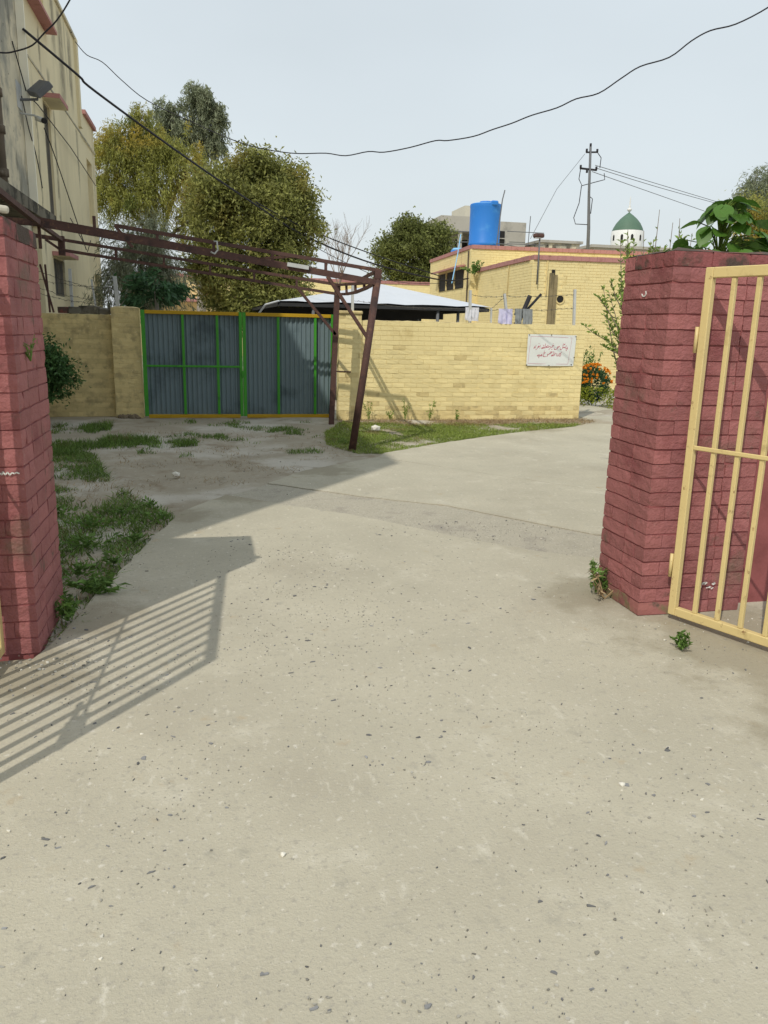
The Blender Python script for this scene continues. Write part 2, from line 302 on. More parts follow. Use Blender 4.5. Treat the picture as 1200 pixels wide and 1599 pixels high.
poly_slab('concrete_slab', [(-14, -8), (16, -8), (16, 3.9)]+[(4.5, 3.9)]+near_edge[::-1]+[(-.1, 7.42), (-.31, 7.02), (-.5, 6.07), (-.74, 4.9), (-.83, 4.2), (-.9, 3.9), (-14, 3.9)], -.08, 0, 'concrete', drive, .03)
poly_slab('concrete_strip', [(.135, 7.73)]+[(x+.006, y+.008) for x, y in near_edge[1:]]+far_edge[::-1]+[(.3, 7.9)], -.08, -.005, 'rough_concrete', drive, .02)
poly_slab('concrete_slab', [(x+.006, y+.008) for x, y in far_edge]+[(x-.006, y-.006) for x, y in j1[::-1]]+[(1.02, 8.98)], -.08, .003, 'concrete', drive, .02)
poly_slab('concrete_slab', [(x+.006, y+.006) for x, y in j1]+[(12, 5.6), (13, 12), (10, 14), (8.7, 16.1), (8.3, 16.9), (7.3, 18), (7.15, 14.2), (6.9, 13.45), (6.34, 12.89), (4.82, 12.11), (3.43, 11.16), (2.25, 10.21)], -.08, .001, 'concrete', drive, .03)
# exposed stones in the worn concrete
def chips(name, n, smin, smax, mtl, pos, thick=.0012):
    mb = MB(); k = 0
    while k < n:
        x, y = pos()
        s_ = smin*(smax/smin)**(random.random()**2.2); el = random.uniform(1.1, 4.2); a = random.gauss(.2, .9); nn = random.randint(4, 7)
        ring = [(math.cos(2*PI*i/nn+random.uniform(-.4, .4))*s_*random.uniform(.45, 1.2), math.sin(2*PI*i/nn+random.uniform(-.3, .3))*s_/el*random.uniform(.4, 1.3)) for i in range(nn)]
        ca, sa = math.cos(a), math.sin(a); z = .0045
        top = [(x+(px*ca-py*sa), y+(px*sa+py*ca), z-.001+thick*random.random()) for px, py in ring]
        bot = [(x+(px*ca-py*sa)*1.1, y+(px*sa+py*ca)*1.1, -.002) for px, py in ring]
        mb.add(top+bot, [tuple(range(nn))]+[(i, i+nn, (i+1) % nn+nn, (i+1) % nn) for i in range(nn)]); k += 1
    return mb
def pos_near():
    while True:
        y = 1.2+5.2*random.random()**1.5; x = random.uniform(-1.6, 2.9)
        f_ = noise.noise((x*.9, y*.9, 4))+.35*noise.noise((x*2.5, y*2.5, 8))+.15-.22*max(0, x-1.2)
        if random.random() < max(0.03, .15+f_*1.0): return x, y
tag(chips('', 1150, .002, .016, '', pos_near).build('exposed_stone', 'chip_dark'), 'dark flakes of stone showing through the worn concrete driveway', 'stones', kind='stuff')
tag(chips('', 2600, .002, .009, '', pos_near).build('exposed_stone', 'chip_mid'), 'small grey stone flecks in the worn concrete driveway', 'stones', kind='stuff')
tag(chips('', 260, .003, .010, '', pos_near).build('exposed_stone', 'chip_pale'), 'pale flecks scattered over the worn concrete driveway', 'stones', kind='stuff')
def pos_rub():
    if random.random() < .5: return random.uniform(-1.4, -.55), 3.9-abs(random.gauss(0, .16))
    if random.random() < .5: return random.uniform(2.3, 3.6), 3.9-abs(random.gauss(0, .2))
    return random.uniform(-.9, 1.0), random.uniform(7.5, 11)
def pebbles(n, smin, smax, pos, z=.0):
    mb = MB()
    ico = bmesh.new(); bmesh.ops.create_icosphere(ico, subdivisions=1, radius=1); bv = [v.co.copy() for v in ico.verts]; bf = [tuple(v.index for v in f.verts) for f in ico.faces]; ico.free()
    for _ in range(n):
        x, y = pos(); s_ = smin*(smax/smin)**(random.random()**2); sq = random.uniform(.45, .8)
        mb.add([(x+v.x*s_*random.uniform(.75, 1.2), y+v.y*s_*random.uniform(.75, 1.2), z+s_*sq*.5+v.z*s_*sq) for v in bv], bf)
    return mb
tag(pebbles(260, .003, .011, pos_rub).build('rubble', 'chip_mid'), 'crumbs of grey rubble around the gate pillars and track', 'rubble', kind='stuff')
tag(pebbles(110, .003, .010, pos_rub).build('rubble', 'chip_pale'), 'crumbs of pale rubble around the gate pillars and track', 'rubble', kind='stuff')
for x, y, s_, lb in ((-.42, 8.79, .045, 'white scrap of rubbish lying on the dirt track'), (.18, 2.19, .011, 'small white scrap lying on the concrete in the foreground'), (1.46, 2.36, .014, 'white splash of bird lime and grit on the foreground concrete right'), (2.6, 12.55, .09, 'pale stone lying in the lawn by the yellow wall')):
    tag(pebbles(1, s_, s_*1.01, lambda: (x, y), 0).build('stone', 'chip_pale'), lb, 'stone')

# ------------------------------------------------------------------ bricks
def brick_mesh(i, seed):
    rn = random.Random(seed); bm = bmesh.new(); bmesh.ops.create_cube(bm, size=1)
    bmesh.ops.subdivide_edges(bm, edges=bm.edges[:], cuts=1, use_grid_fill=True)
    for v in bm.verts:
        k = sum(abs(abs(c)-.5) < .01 for c in v.co)
        sh = {1: 1.0, 2: .985, 3: .965}.get(k, 1)
        v.co = Vector((v.co.x*(1-(1-sh)*.5), v.co.y*sh, v.co.z*sh))
        v.co += Vector((rn.uniform(-.008, .008), rn.uniform(-.02, .02), rn.uniform(-.035, .035)))
        if k == 3 and rn.random() < .12: v.co *= .95
    me = bpy.data.meshes.new('brick'); bm.to_mesh(me); bm.free(); return me
BR = {}
def bricks_of(mt):
    if mt not in BR:
        BR[mt] = [brick_mesh(i, 100+i) for i in range(9)]
        for b in BR[mt]:
            b.materials.append(M[mt])
    return BR[mt]
def put_brick(parent, x0, x1, y0, y1, z0, z1, mt):
    o = bpy.data.objects.new('brick', random.choice(bricks_of(mt))); COL.objects.link(o); o.parent = parent
    lx, ly = x1-x0, y1-y0
    o.location = ((x0+x1)/2, (y0+y1)/2+random.uniform(-.002, .002), (z0+z1)/2+random.uniform(-.0015, .0015))
    if lx >= ly: o.scale = (lx, ly, z1-z0); o.rotation_euler = (random.gauss(0, .008), 0, random.gauss(0, .006)+(PI if random.random() < .5 else 0))
    else: o.scale = (ly, lx, z1-z0); o.rotation_euler = (0, 0, PI/2)
    return o
def splits(x0, x1, L_, off, gap, mn=.05):
    xs = [x0]; x = x0+(L_ if not off else L_/2)
    while x < x1-mn: xs.append(x); x += L_
    xs.append(x1); return [(a+(gap/2 if i else 0), b-(gap/2 if b < x1 else 0)) for i, (a, b) in enumerate(zip(xs, xs[1:]))]
def pillar(t, x0, x1, y0, y1, H, nc, mt, mt_low, low=3, gap=.0065, D=.11, top_grime=True, side='both'):
    c = H/nc; rec = .007
    MB().box(x0+rec, x1-rec, y0+rec, y1-rec, -.1, H-.012).build('core', 'red_plaster', t)
    for k in range(nc):
        z0, z1 = k*c+gap/2, (k+1)*c-gap/2; odd = k % 2
        mt_ = mt_low if k < low and random.random() < .75 else mt
        if top_grime and k == nc-1: mt_ = 'red_grime'
        fx = (x0, x1) if not odd else (x0+D, x1-D)
        for a, b in splits(*fx, .235, odd, .004): put_brick(t, a, b, y0, y0+D, z0, z1, mt_ if k == nc-1 or random.random() < .7 else mt)
        for a, b in splits(*fx, .235, odd, .004): put_brick(t, a, b, y1-D, y1, z0, z1, mt)
        fy = (y0, y1) if odd else (y0+D+.004, y1-D-.004)
        for xa, xb in ((x0, x0+D), (x1-D, x1)):
            for a, b in splits(*fy, .235, not odd, .004): put_brick(t, xa, xb, a, b, z0, z1, mt_ if k == nc-1 or random.random() < .7 else mt)
rp = thing('gate_pillar', 'red painted brick pillar on the right, behind the cream barred gate', 'pillar')
pillar(rp, 2.45, 3.13, 3.98, 4.50, 2.09, 25, 'red', 'red_base')
def lumpy_cap(x0, x1, y0, y1, z, h_, mtl, t, nm, n=14, seed=0, amp=.02):
    mb = MB(); nx_, ny_ = n, max(3, int(n*(y1-y0)/(x1-x0)))
    for j in range(ny_+1):
        for i in range(nx_+1):
            x = x0+(x1-x0)*i/nx_; y = y0+(y1-y0)*j/ny_; e = i in (0, nx_) or j in (0, ny_)
            mb.v.append((x+(.012*noise.noise((x*9, y*9, seed)) if e else 0), y+(.012*noise.noise((x*9, y*9, seed+3)) if e else 0), z+(0 if e else h_+amp*noise.noise((x*7, y*7, seed+7)))))
    for j in range(ny_):
        for i in range(nx_): k = j*(nx_+1)+i; mb.f.append((k, k+1, k+nx_+2, k+nx_+1))
    return mb.build(nm, mtl, t, True)
lumpy_cap(2.455, 3.125, 3.985, 4.495, 2.088, .018, 'grime', rp, 'mortar_top')
lp = thing('gate_pillar', 'red painted brick pillar at the left edge with striped gate shadow on its face', 'pillar')
pillar(lp, -1.60, -.89, 3.97, 4.67, 2.10, 24, 'red', 'red', 0)
lumpy_cap(-1.6, -.9, 3.98, 4.66, 2.098, .02, 'grime', lp, 'mortar_top', seed=4)
mk = MB()
pts = [(-1.0, .935), (-.99, .925), (-.985, .94), (-.975, .925), (-.965, .938), (-.955, .924), (-.945, .935), (-.935, .93), (-.925, .936), (-.912, .93)]
for p, q in zip(pts, pts[1:]): mk.beam((p[0], 3.963, p[1]), (q[0], 3.963, q[1]), .003, .006)
mk.build('paint_scribble', 'white', lp)
mk = MB()
pts = [(2.448, 4.235, 1.885), (2.448, 4.228, 1.868), (2.448, 4.24, 1.857), (2.448, 4.262, 1.858), (2.448, 4.275, 1.87)]
for p, q in zip(pts, pts[1:]): mk.beam(p, q, .004, .006)
mk.build('paint_scribble', 'white', rp)
mk = MB(); rn = random.Random(5)
for _ in range(16):
    x, z = rn.uniform(2.83, 2.99), rn.uniform(.155, .195); w_ = rn.uniform(.006, .016); mk.add([(x-w_, 3.969, z), (x, 3.969, z-w_*.7), (x+w_*1.2, 3.969, z+w_*.1), (x+w_*.2, 3.969, z+w_*.6)], [(0, 1, 2, 3)])
mk.build('flaked_paint', 'white', rp)
lump = bevel(MB().box(-.06, .05, -.03, .03, 0, .035).build('plaster_lump', 'pale_con'), .012, 2); lump.location = (-.93, 4.03, 2.115); lump.rotation_euler = (.1, .05, .4)
tag(lump, 'pale lump of plaster lying on top of the left red pillar', 'rubble')
# red plastered wall right of the pillar
w = thing('boundary_wall', 'plain red plastered wall running right from the right gate pillar', 'wall')
MB().box(3.135, 9, 4.10, 4.32, -.1, 2.05).build('wall', 'red_plaster', w)
lumpy_cap(3.14, 8.99, 4.105, 4.315, 2.05, .02, 'grime', w, 'mortar_top', n=40, seed=9)
w = thing('boundary_wall', 'red plastered wall running left from the left gate pillar', 'wall')
MB().box(-3.3, -1.605, 4.15, 4.38, -.1, 2.05).build('wall', 'red_plaster', w)

# ------------------------------------------------------------------ cream gates
def gate(label, hinge, d, Lg=1.57, H=2.0):
    ang = math.atan2(d[1], d[0]); t = thing('barred_gate', label, 'gate', (hinge[0], hinge[1], 0), ang, 'cream barred gates')
    b = .035
    def bar(nm, x0, x1, z0, z1, th=.04, y=0): return bevel(MB().box(x0, x1, y-th/2, y+th/2, z0, z1).build(nm, 'cream', t), .004)
    bar('stile', 0, .045, b, H); bar('stile', Lg-.045, Lg, b, H)
    bar('top_rail', .0455, Lg-.0455, H-.055, H); bar('bottom_rail', .0455, Lg-.0455, b, b+.05)
    n = 10
    for i in range(1, n+1):
        x = .0225+(Lg-.045)*i/(n+1)+random.gauss(0, .002)
        o = MB().box(x-.0125, x+.0125, -.0125, .0125, b+.0505, H-.0555).build('bar', 'cream', t); bevel(o, .003)
    bar('middle_rail', .0455, Lg-.0455, 1.02, 1.045, .008, -.017)
    for z in (.33, 1.62):
        h1 = MB(); h1.tube([(-.015, -.012, z-.07), (-.015, -.012, z+.07)], .011, 8); h1.build('hinge', 'cream', t, True)
    lk = MB().box(Lg-.16, Lg+.03, -.045, -.021, .97, 1.09).box(Lg-.30, Lg+.10, -.06, -.046, 1.02, 1.045); lk.build('latch', 'cream', t)
    return t
gate('cream barred gate leaf standing open at the right pillar', (2.62, 3.92), (.41, -.912))
gate('cream barred gate leaf standing open at the left pillar', (-1.06, 3.93), (-.055, -1.0))

# ------------------------------------------------------------------ yellow walls
def yellow_wall(t, x0, x1, yf, H, nc, maxb=300, mt='yellow', low=3):
    c = H/nc; MB().box(x0+.002, x1-.002, yf+.006, yf+.23, -.1, H-.004).build('core', mt, t)
    cnt = 0; rest = MB()
    slots = []
    for k in range(nc):
        z0, z1 = k*c+.003, (k+1)*c-.003
        for a, b in splits(x0, x1, .232, k % 2, .003): slots.append((a, b, z0, z1, k))
    for a, b, z0, z1, k in slots:
        m_ = ('yellow_dirty' if (k < low and random.random() < .6) or (k == nc-1 and random.random() < .4) or random.random() < .04 else mt)
        if cnt < maxb or a < x0: put_brick(t, a, b, yf, yf+.1, z0, z1, m_); cnt += 1
        else:
            d = random.uniform(-.002, .002); rest.box(a, b, yf+d, yf+.1, z0, z1)
    if rest.v: tag(rest.build('brick_rows', mt, t), kind='stuff')
yw = thing('boundary_wall', 'yellow painted brick wall carrying the white banner', 'wall')
yellow_wall(yw, 2.62, 6.92, 14.0, 1.76, 21)
lumpy_cap(2.62, 6.915, 14.0, 14.225, 1.757, .012, 'yellow_dirty', yw, 'mortar_top', n=44, seed=3, amp=.015)
yp = thing('gate_pier', 'yellow brick pier right of the green corrugated gate, behind the rusty post', 'pier')
yellow_wall(yp, 2.21, 2.615, 13.96, 1.86, 22)
bevel(MB().box(2.19, 2.63, 13.93, 14.25, 1.862, 1.92).build('cap', 'yellow_dirty', yp), .015)
yl = thing('boundary_wall', 'yellow brick wall with broken mossy top left of the green gate', 'wall')
yellow_wall(yl, -3.16, -1.66, 14.6, 1.76, 21, mt='yellow_dirty')
rr = random.Random(4)
x = -2.5
while x < -1.68:
    L_ = rr.uniform(.10, .2); o = put_brick(yl, x, x+L_, 14.6+rr.uniform(-.01, .03), 14.78, 1.765, 1.765+rr.uniform(.08, .14), rr.choice(['mould', 'grime', 'mould', 'mould', 'yellow_dirty'])); o.name = 'broken_brick'; o.rotation_euler = (rr.gauss(0, .1), rr.gauss(0, .12), rr.gauss(0, .2)); x += L_+.01
yq = thing('gate_pier', 'yellow brick pier left of the green corrugated gate, chipped at its foot', 'pier')
yellow_wall(yq, -1.655, -1.19, 14.42, 1.88, 22, mt='yellow_dirty')
lumpy_cap(-1.66, -1.18, 14.42, 14.66, 1.877, .02, 'yellow_dirty', yq, 'mortar_top', n=8)

# ------------------------------------------------------------------ green corrugated gate
gt = thing('corrugated_gate', 'double leaf gate of blue grey corrugated sheet in a bright green frame', 'gate', (0, 14.4, 0))
def corr(x0, x1, z0, z1):
    p = .082; xs = []; x = x0
    while x < x1:
        for dx, y in ((0, 0), (.018, .022), (.041, .022), (.059, 0)):
            if x+dx < x1: xs.append((x+dx, y+.02))
        x += p
    xs.append((x1, .02)); mb = MB()
    for x, y in xs: mb.v += [(x, y, z0), (x, y, z1)]
    mb.f = [(2*i, 2*i+2, 2*i+3, 2*i+1) for i in range(len(xs)-1)]
    k = len(mb.v)
    mb.v += [(a, b+.003, c) for a, b, c in mb.v]; mb.f += [(k+2*i, k+2*i+1, k+2*i+3, k+2*i+2) for i in range(len(xs)-1)]
    return mb
def gbar(nm, x0, x1, z0, z1, mtl, y0=-.03, y1=.015): return bevel(MB().box(x0, x1, y0, y1, z0, z1).build(nm, mtl, gt), .004)
for x0, x1 in ((-1.10, -.47), (-.47, .115), (.115, .50)): corr(x0, x1, .06, 1.79).build('sheet', 'gate_sheet', gt)
for x0, x1 in ((.60, 1.18), (1.18, 1.845), (1.845, 2.13)): corr(x0, x1, .06, 1.79).build('sheet', 'gate_sheet', gt)
for x0, x1 in ((-1.165, -1.10), (.49, .545), (.552, .61), (2.13, 2.19)): gbar('stile', x0, x1, .03, 1.85, 'gate_green', -.04, .03)
for x in (-.47, .115, 1.18, 1.845): gbar('upright', x-.022, x+.022, .062, 1.788, 'gate_green')
for x0, x1 in ((-1.098, .488), (.612, 2.128)):
    gbar('top_rail', x0, x1, 1.79, 1.85, 'gate_ochre', -.04, .03); gbar('bottom_rail', x0, x1, .0, .06, 'gate_ochre', -.04, .03)
gbar('middle_rail', -1.098, .488, .89, .925, 'gate_green', -.043, -.031)
bevel(MB().box(.525, .565, -.075, -.042, .72, .84).build('handle', 'gate_green', gt), .006)

# ------------------------------------------------------------------ rusty canopy frame
fr = thing('canopy_frame', 'bare rusty steel canopy frame sagging on two leaning posts before the green gate', 'frame')
def lerp(p, q, x): t = (x-p[0])/(q[0]-p[0]); return tuple(p[i]+(q[i]-p[i])*t for i in range(3))
A0, A1 = (-1.12, 10.7, 2.80), (2.22, 10.7, 2.39); C0, C1 = (-2.0, 10.7, 2.785), (2.20, 10.7, 2.235)
B0, B1 = (-2.45, 12.6, 3.06), (2.36, 12.6, 2.39); D0, D1 = (-2.2, 13.4, 2.85), (2.10, 13.4, 2.32); E0, E1 = (-2.22, 13.4, 2.70), (2.11, 13.4, 2.17)
def sag(p, q, s_, n=5): return [tuple(Vector(p).lerp(Vector(q), i/n)+Vector((0, 0, -s_*4*(i/n)*(1-i/n)))) for i in range(n+1)]
def chord(nm, p, q, w, h_, s_=0):
    b = MB(); P_ = sag(p, q, s_, 6 if s_ else 1)
    for a, c in zip(P_, P_[1:]): b.beam(a, c, w, h_)
    return b.build(nm, 'rust', fr)
chord('chord', A0, A1, .04, .045); chord('chord', C0, C1, .05, .075); chord('purlin', B0, B1, .04, .05); chord('chord', D0, D1, .04, .045); chord('chord', E0, E1, .04, .045)
def web(p, q, w=.035): return MB().beam(p, q, w).build('web', 'rust', fr)
for x in (-.62, .07, .81, 1.51): web(lerp(A0, A1, x), lerp(C0, C1, x))
web((-1.36, 10.7, 2.90), lerp(C0, C1, -1.36))
for x in (-1.41, -.69, .02, .72, 1.41): web(lerp(D0, D1, x), lerp(E0, E1, x))
web(A0, (-.92, 10.69, 2.55)); web(A1, B1, .04); web(C1, D1, .04)
eb = [Vector(E1).lerp(Vector(C1), t)+Vector((0, 0, -.05*math.sin(PI*t))) for t in (0, .25, .5, .75, 1)]
b = MB()
for p, q in zip(eb, eb[1:]): b.beam(p, q, .04)
b.build('chord', 'rust', fr)
for t in (.25, .5, .72): web(Vector(D1).lerp(Vector(C1), t), Vector(E1).lerp(Vector(C1), t)+Vector((0, 0, -.05*math.sin(PI*t))))
web(lerp(A0, A1, 1.1), (.72, 12.6, lerp(B0, B1, .72)[2])); web((.55, 11.8, 2.55), lerp(C0, C1, .95))
web(C0, D0, .05); web((-2.42, 13.35, 2.84), E0); web((-2.0, 8.6, 2.88), C0, .06); web((-2.2, 13.4, 2.9), (-2.2, 13.4, 2.62), .09); web((-2.02, 10.8, 2.85), (-2.02, 10.8, 2.5))
chord('wall_beam', (-3.3, 10.7, 2.86), C0, .05, .07); chord('wall_beam', (-3.17, 13.4, 2.96), D0, .05, .06)
b = MB().tube([(.07, 10.63, 2.66), (.11, 10.63, 2.66), (.12, 10.63, 2.56), (.08, 10.63, 2.51), (.03, 10.63, 2.53)], .012, 6); b.build('pale_clip', 'galv', fr, True)
MB().beam((1.0, 10.66, 2.42), (1.28, 10.66, 2.385), .03, .05).build('pale_plate', 'galv', fr)
MB().tube([(1.88, 10.64, -.05), (2.05, 10.68, 1.1), (2.215, 10.72, 2.28)], [.052, .05, .05], 10).build('post', 'rust', fr, True)
MB().beam((2.00, 13.4, -.02), (2.09, 13.4, 2.34), .085).build('post', 'rust', fr)
MB().beam((1.53, 10.68, 2.29), (2.10, 10.68, 1.48), .045).build('brace', 'rust', fr)
MB().beam((1.41, 13.38, 2.26), (2.06, 13.38, 1.51), .045).build('brace', 'rust', fr)
MB().beam((2.06, 13.4, .90), (2.42, 13.95, .86), .025).build('tie', 'rust', fr)
MB().box(2.17, 2.26, 10.67, 10.77, 2.28, 2.40).build('bracket', 'rust', fr)

# ------------------------------------------------------------------ banner
bn = thing('banner', 'white vinyl banner with red lettering nailed to the yellow wall', 'banner', (5.765, 13.985, 0))
def by(u, v): return -.006+.005*math.sin(u*9+v*3)+.004*noise.noise((u*4, v*5, 1))+(.012*max(0, u-.86)/.14)
def bz(u, v): return 1.01+.575*v+.006*math.sin(u*5)*(v-.5)
def bx_(u, v): return .975*u-.02*(1-v)*max(0, (u-.8)/.2)
mb = MB(); nu, nv = 36, 20
for j in range(nv+1):
    for i in range(nu+1):
        u, v = i/nu, j/nv; mb.v.append((bx_(u, v), by(u, v), bz(u, v)))
for j in range(nv):
    for i in range(nu): k = j*(nu+1)+i; mb.f.append((k, k+1, k+nu+2, k+nu+1))
mb.build('sheet', 'banner', bn, True)
def stroke(mb, pts, w):
    """pts in tracing units of the photograph's banner: x 65..1090, y 130..830"""
    q = []
    for x, y in pts: u, v = (x-65)/1025, 1-(y-130)/700; q.append((bx_(u, v), by(u, v)-.0025, bz(u, v)))
    for a, b in zip(q, q[1:]):
        d = Vector((b[0]-a[0], 0, b[2]-a[2]))
        if d.length < 1e-6: continue
        th = abs(d.normalized().dot(Vector((.6, 0, .8)))); ww = w*(.55+.6*(1-th)); n_ = Vector((-d.z, 0, d.x)).normalized()*ww/2; e = d.normalized()*ww*.3
        a, b = Vector(a)-e, Vector(b)+e; mb.add([a-n_, b-n_, b+n_, a+n_], [(0, 1, 2, 3)])
def dot(mb, x, y, r=6): stroke(mb, [(x-r*.5, y), (x+r*.5, y+1)], .011)
def smooth(p):
    if len(p) < 3: return p
    out = [p[0]]
    for i in range(1, len(p)-1):
        a, b, c = p[i-1], p[i], p[i+1]; out += [((a[0]+3*b[0])/4, (a[1]+3*b[1])/4), ((3*b[0]+c[0])/4, (3*b[1]+c[1])/4)]
    return out+[p[-1]]
bd = MB()
stroke(bd, [(127, 180), (300, 180), (500, 180), (750, 182), (994, 190)], .006); stroke(bd, [(994, 190), (985, 350), (970, 550), (952, 788)], .006)
stroke(bd, [(952, 788), (750, 787), (400, 783), (98, 780)], .006); stroke(bd, [(98, 780), (108, 550), (120, 350), (127, 180)], .006)
bd.build('border_line', 'pink_ink', bn)
ink = MB(); W_ = .0115
L1 = [[(918, 398), (903, 420), (893, 442), (878, 440)], [(906, 425), (918, 440), (908, 450)], [(893, 462), (884, 472), (892, 484)], [(882, 360), (880, 400), (876, 440)],
      [(868, 395), (865, 412), (855, 416), (850, 400), (846, 415), (836, 416), (830, 402), (826, 416), (812, 414)], [(852, 322), (850, 348)], [(850, 346), (840, 338), (834, 348), (850, 350)], [(818, 322), (812, 400), (802, 440), (782, 462), (762, 458), (754, 436), (760, 415)],
      [(738, 380), (726, 386), (728, 402), (742, 398), (736, 382)], [(728, 404), (716, 412), (708, 396), (702, 412), (696, 420)], [(700, 392), (694, 430), (674, 460), (646, 464), (626, 446), (630, 412)],
      [(616, 378), (600, 366), (586, 378), (600, 396), (586, 414), (566, 416), (560, 404)], [(552, 388), (548, 420), (534, 448), (510, 470)],
      [(526, 394), (514, 388), (508, 400), (520, 408), (504, 414), (486, 414), (482, 398), (474, 414), (462, 412), (452, 398), (464, 390), (470, 404), (456, 424), (440, 428)], [(442, 336), (436, 400), (430, 430), (418, 432)], [(418, 430), (404, 424), (400, 406), (412, 404), (414, 424), (392, 440), (376, 438)], [(386, 424), (370, 420), (358, 434), (368, 446), (386, 438)],
      [(330, 372), (327, 410), (322, 442)], [(312, 396), (298, 386), (290, 398), (304, 408), (292, 424), (276, 428)], [(284, 400), (278, 430), (262, 456), (238, 472)], [(242, 368), (238, 405), (233, 440)], [(218, 396), (206, 420), (222, 434), (196, 440)]]
L2 = [[(800, 512), (770, 540), (778, 566), (786, 590), (770, 608), (746, 606)], [(772, 540), (758, 556)], [(752, 540), (750, 606)], [(730, 556), (716, 584), (734, 602), (704, 606)], [(696, 540), (692, 575), (688, 608)],
      [(676, 556), (650, 552), (634, 568), (650, 586), (626, 602), (606, 604)], [(622, 500), (618, 560), (612, 604)], [(606, 590), (590, 578), (576, 594), (586, 608), (606, 600)],
      [(592, 510), (578, 506), (574, 520), (588, 526), (574, 538), (560, 540)], [(566, 536), (552, 530), (546, 544), (558, 552), (540, 562), (530, 552), (524, 566), (514, 566)], [(510, 572), (498, 566), (492, 580), (506, 584), (500, 604), (478, 620)],
      [(446, 536), (424, 526), (410, 540), (428, 556), (408, 580), (404, 606), (426, 624), (462, 616)], [(384, 566), (366, 572), (370, 590), (388, 586), (372, 600), (346, 602)], [(346, 592), (316, 584), (290, 592), (282, 606), (320, 612), (380, 604)], [(322, 630), (312, 640), (318, 650)]]
for s_ in L1+L2: stroke(ink, smooth(s_), W_)
for x, y in ((604, 332), (585, 452), (572, 456), (712, 440), (699, 444), (496, 372), (484, 370), (408, 374), (395, 372), (302, 330), (650, 528), (550, 512), (424, 498)): dot(ink, x, y)
ink.build('lettering', 'red_ink', bn)
for x, y in ((88, 145), (553, 140), (1075, 160), (1085, 635), (70, 815), (540, 820), (1032, 795)):
    u, v = (x-65)/1025, 1-(y-130)/700; MB().tube([(bx_(u, v), -.025, bz(u, v)), (bx_(u, v), .01, bz(u, v))], .008, 6).build('nail', 'dark', bn)

# ------------------------------------------------------------------ barbed wire and posts
def wire(pts, r, mtl, label, cat, group=None, sagv=0, sub=1, name='cable', n=5):
    P_ = [Vector(p) for p in pts]
    if len(P_) == 2 and sagv:
        k = 14; P_ = [P_[0].lerp(P_[1], i/k)+Vector((0, 0, -sagv*4*(i/k)*(1-i/k))) for i in range(k+1)]
    elif sub > 1 and len(P_) > 2:
        Q = []
        for i in range(len(P_)-1):
            p0, p1, p2, p3 = P_[max(i-1, 0)], P_[i], P_[i+1], P_[min(i+2, len(P_)-1)]
            for j in range(sub):
                t = j/sub; Q.append(.5*((2*p1)+(p2-p0)*t+(2*p0-5*p1+4*p2-p3)*t*t+(3*p1-p0-3*p2+p3)*t**3))
        P_ = Q+[P_[-1]]
    return tag(MB().tube(P_, r, n).build(name, mtl, None, True), label, cat, group)
def barbed(p, q, label, sg=.03, jit=.012):
    p, q = Vector(p), Vector(q); n = max(6, int((q-p).length/.05)); mb = MB(); P_ = []
    for i in range(n+1):
        t = i/n; P_.append(p.lerp(q, t)+Vector((0, random.gauss(0, jit*.4), -sg*4*t*(1-t)+random.gauss(0, jit*.35))))
    mb.tube(P_, .0045, 4)
    for i in range(2, n, 2):
        for _ in range(2):
            d = Vector((random.uniform(-1, 1), random.uniform(-1, 1), random.uniform(-1, 1))).normalized()*.022; mb.tube([P_[i]-d, P_[i]+d], .003, 3)
    return tag(mb.build('barbed_wire', 'barb'), label, 'barbed wire', 'barbed wire strands on the wall tops')
def angle_post(x, y, z0, z1, label, lean=(0, 0), r=.026, bent=False):
    mb = MB(); pts = [(x, y, z0), (x+lean[0]*.5, y+lean[1]*.5, (z0+z1)/2), (x+lean[0], y+lean[1], z1)]
    if bent: pts = [(x, y, z0), (x-.03, y, z0+.1), (x+lean[0], y+lean[1], z1)]
    for a, b in zip(pts, pts[1:]): mb.beam(a, b, r*1.7, r*1.7)
    return tag(mb.build('fence_post', 'galv'), label, 'post', 'pale posts on the wall tops')
angle_post(2.47, 14.1, 1.74, 2.40, 'pale tall post on the yellow wall just right of the rusty inner post')
angle_post(4.66, 14.1, 1.74, 2.34, 'pale post on the yellow wall beside the white hanging cloth', (-.02, 0))
angle_post(5.40, 14.1, 1.74, 2.30, 'pale leaning post behind the grey hanging trousers', (-.10, 0))
angle_post(5.07, 14.1, 1.74, 2.04, 'short pale post between the white and the lilac cloth', (-.01, 0), .018)
angle_post(6.72, 14.1, 1.76, 2.42, 'pale post above the white banner near the wall end', (-.03, 0))
angle_post(-2.31, 14.7, 1.76, 2.50, 'grey post on the broken wall top, nearest the red pillar')
angle_post(-1.90, 14.7, 1.8, 2.34, 'thin white bent post in the middle of the broken wall top', (-.07, 0), .016, True)
angle_post(-1.55, 14.62, 1.86, 2.40, 'grey flat post standing where the broken wall meets the pier', (-.03, 0), .034)
barbed((4.64, 14.1, 2.27), (5.30, 14.1, 2.26), 'upper strand from the cloth post to the leaning post'); barbed((5.30, 14.1, 2.26), (6.69, 14.1, 2.33), 'upper strand from the leaning post to the post above the banner')
barbed((5.35, 14.1, 2.03), (6.70, 14.1, 2.08), 'lower strand running to the post above the banner'); barbed((2.47, 14.1, 2.1), (4.64, 14.1, 2.02), 'lower strand below the white carport edge', .05)
barbed((4.66, 14.1, 2.02), (5.38, 14.1, 2.03), 'strand on which the washing hangs'); barbed((5.07, 14.1, 2.03), (5.32, 14.1, 2.25), 'slanting strand between the short post and the leaning post', 0)
for z0, z1, lb in ((2.42, 2.12, 'topmost'), (2.22, 2.22, 'second'), (2.10, 1.98, 'third'), (2.0, 1.92, 'lowest')):
    barbed((-3.1, 14.7, z0+.15), (-1.56, 14.62, z1), lb+' sagging strand over the broken wall left of the gate', .06, .02)
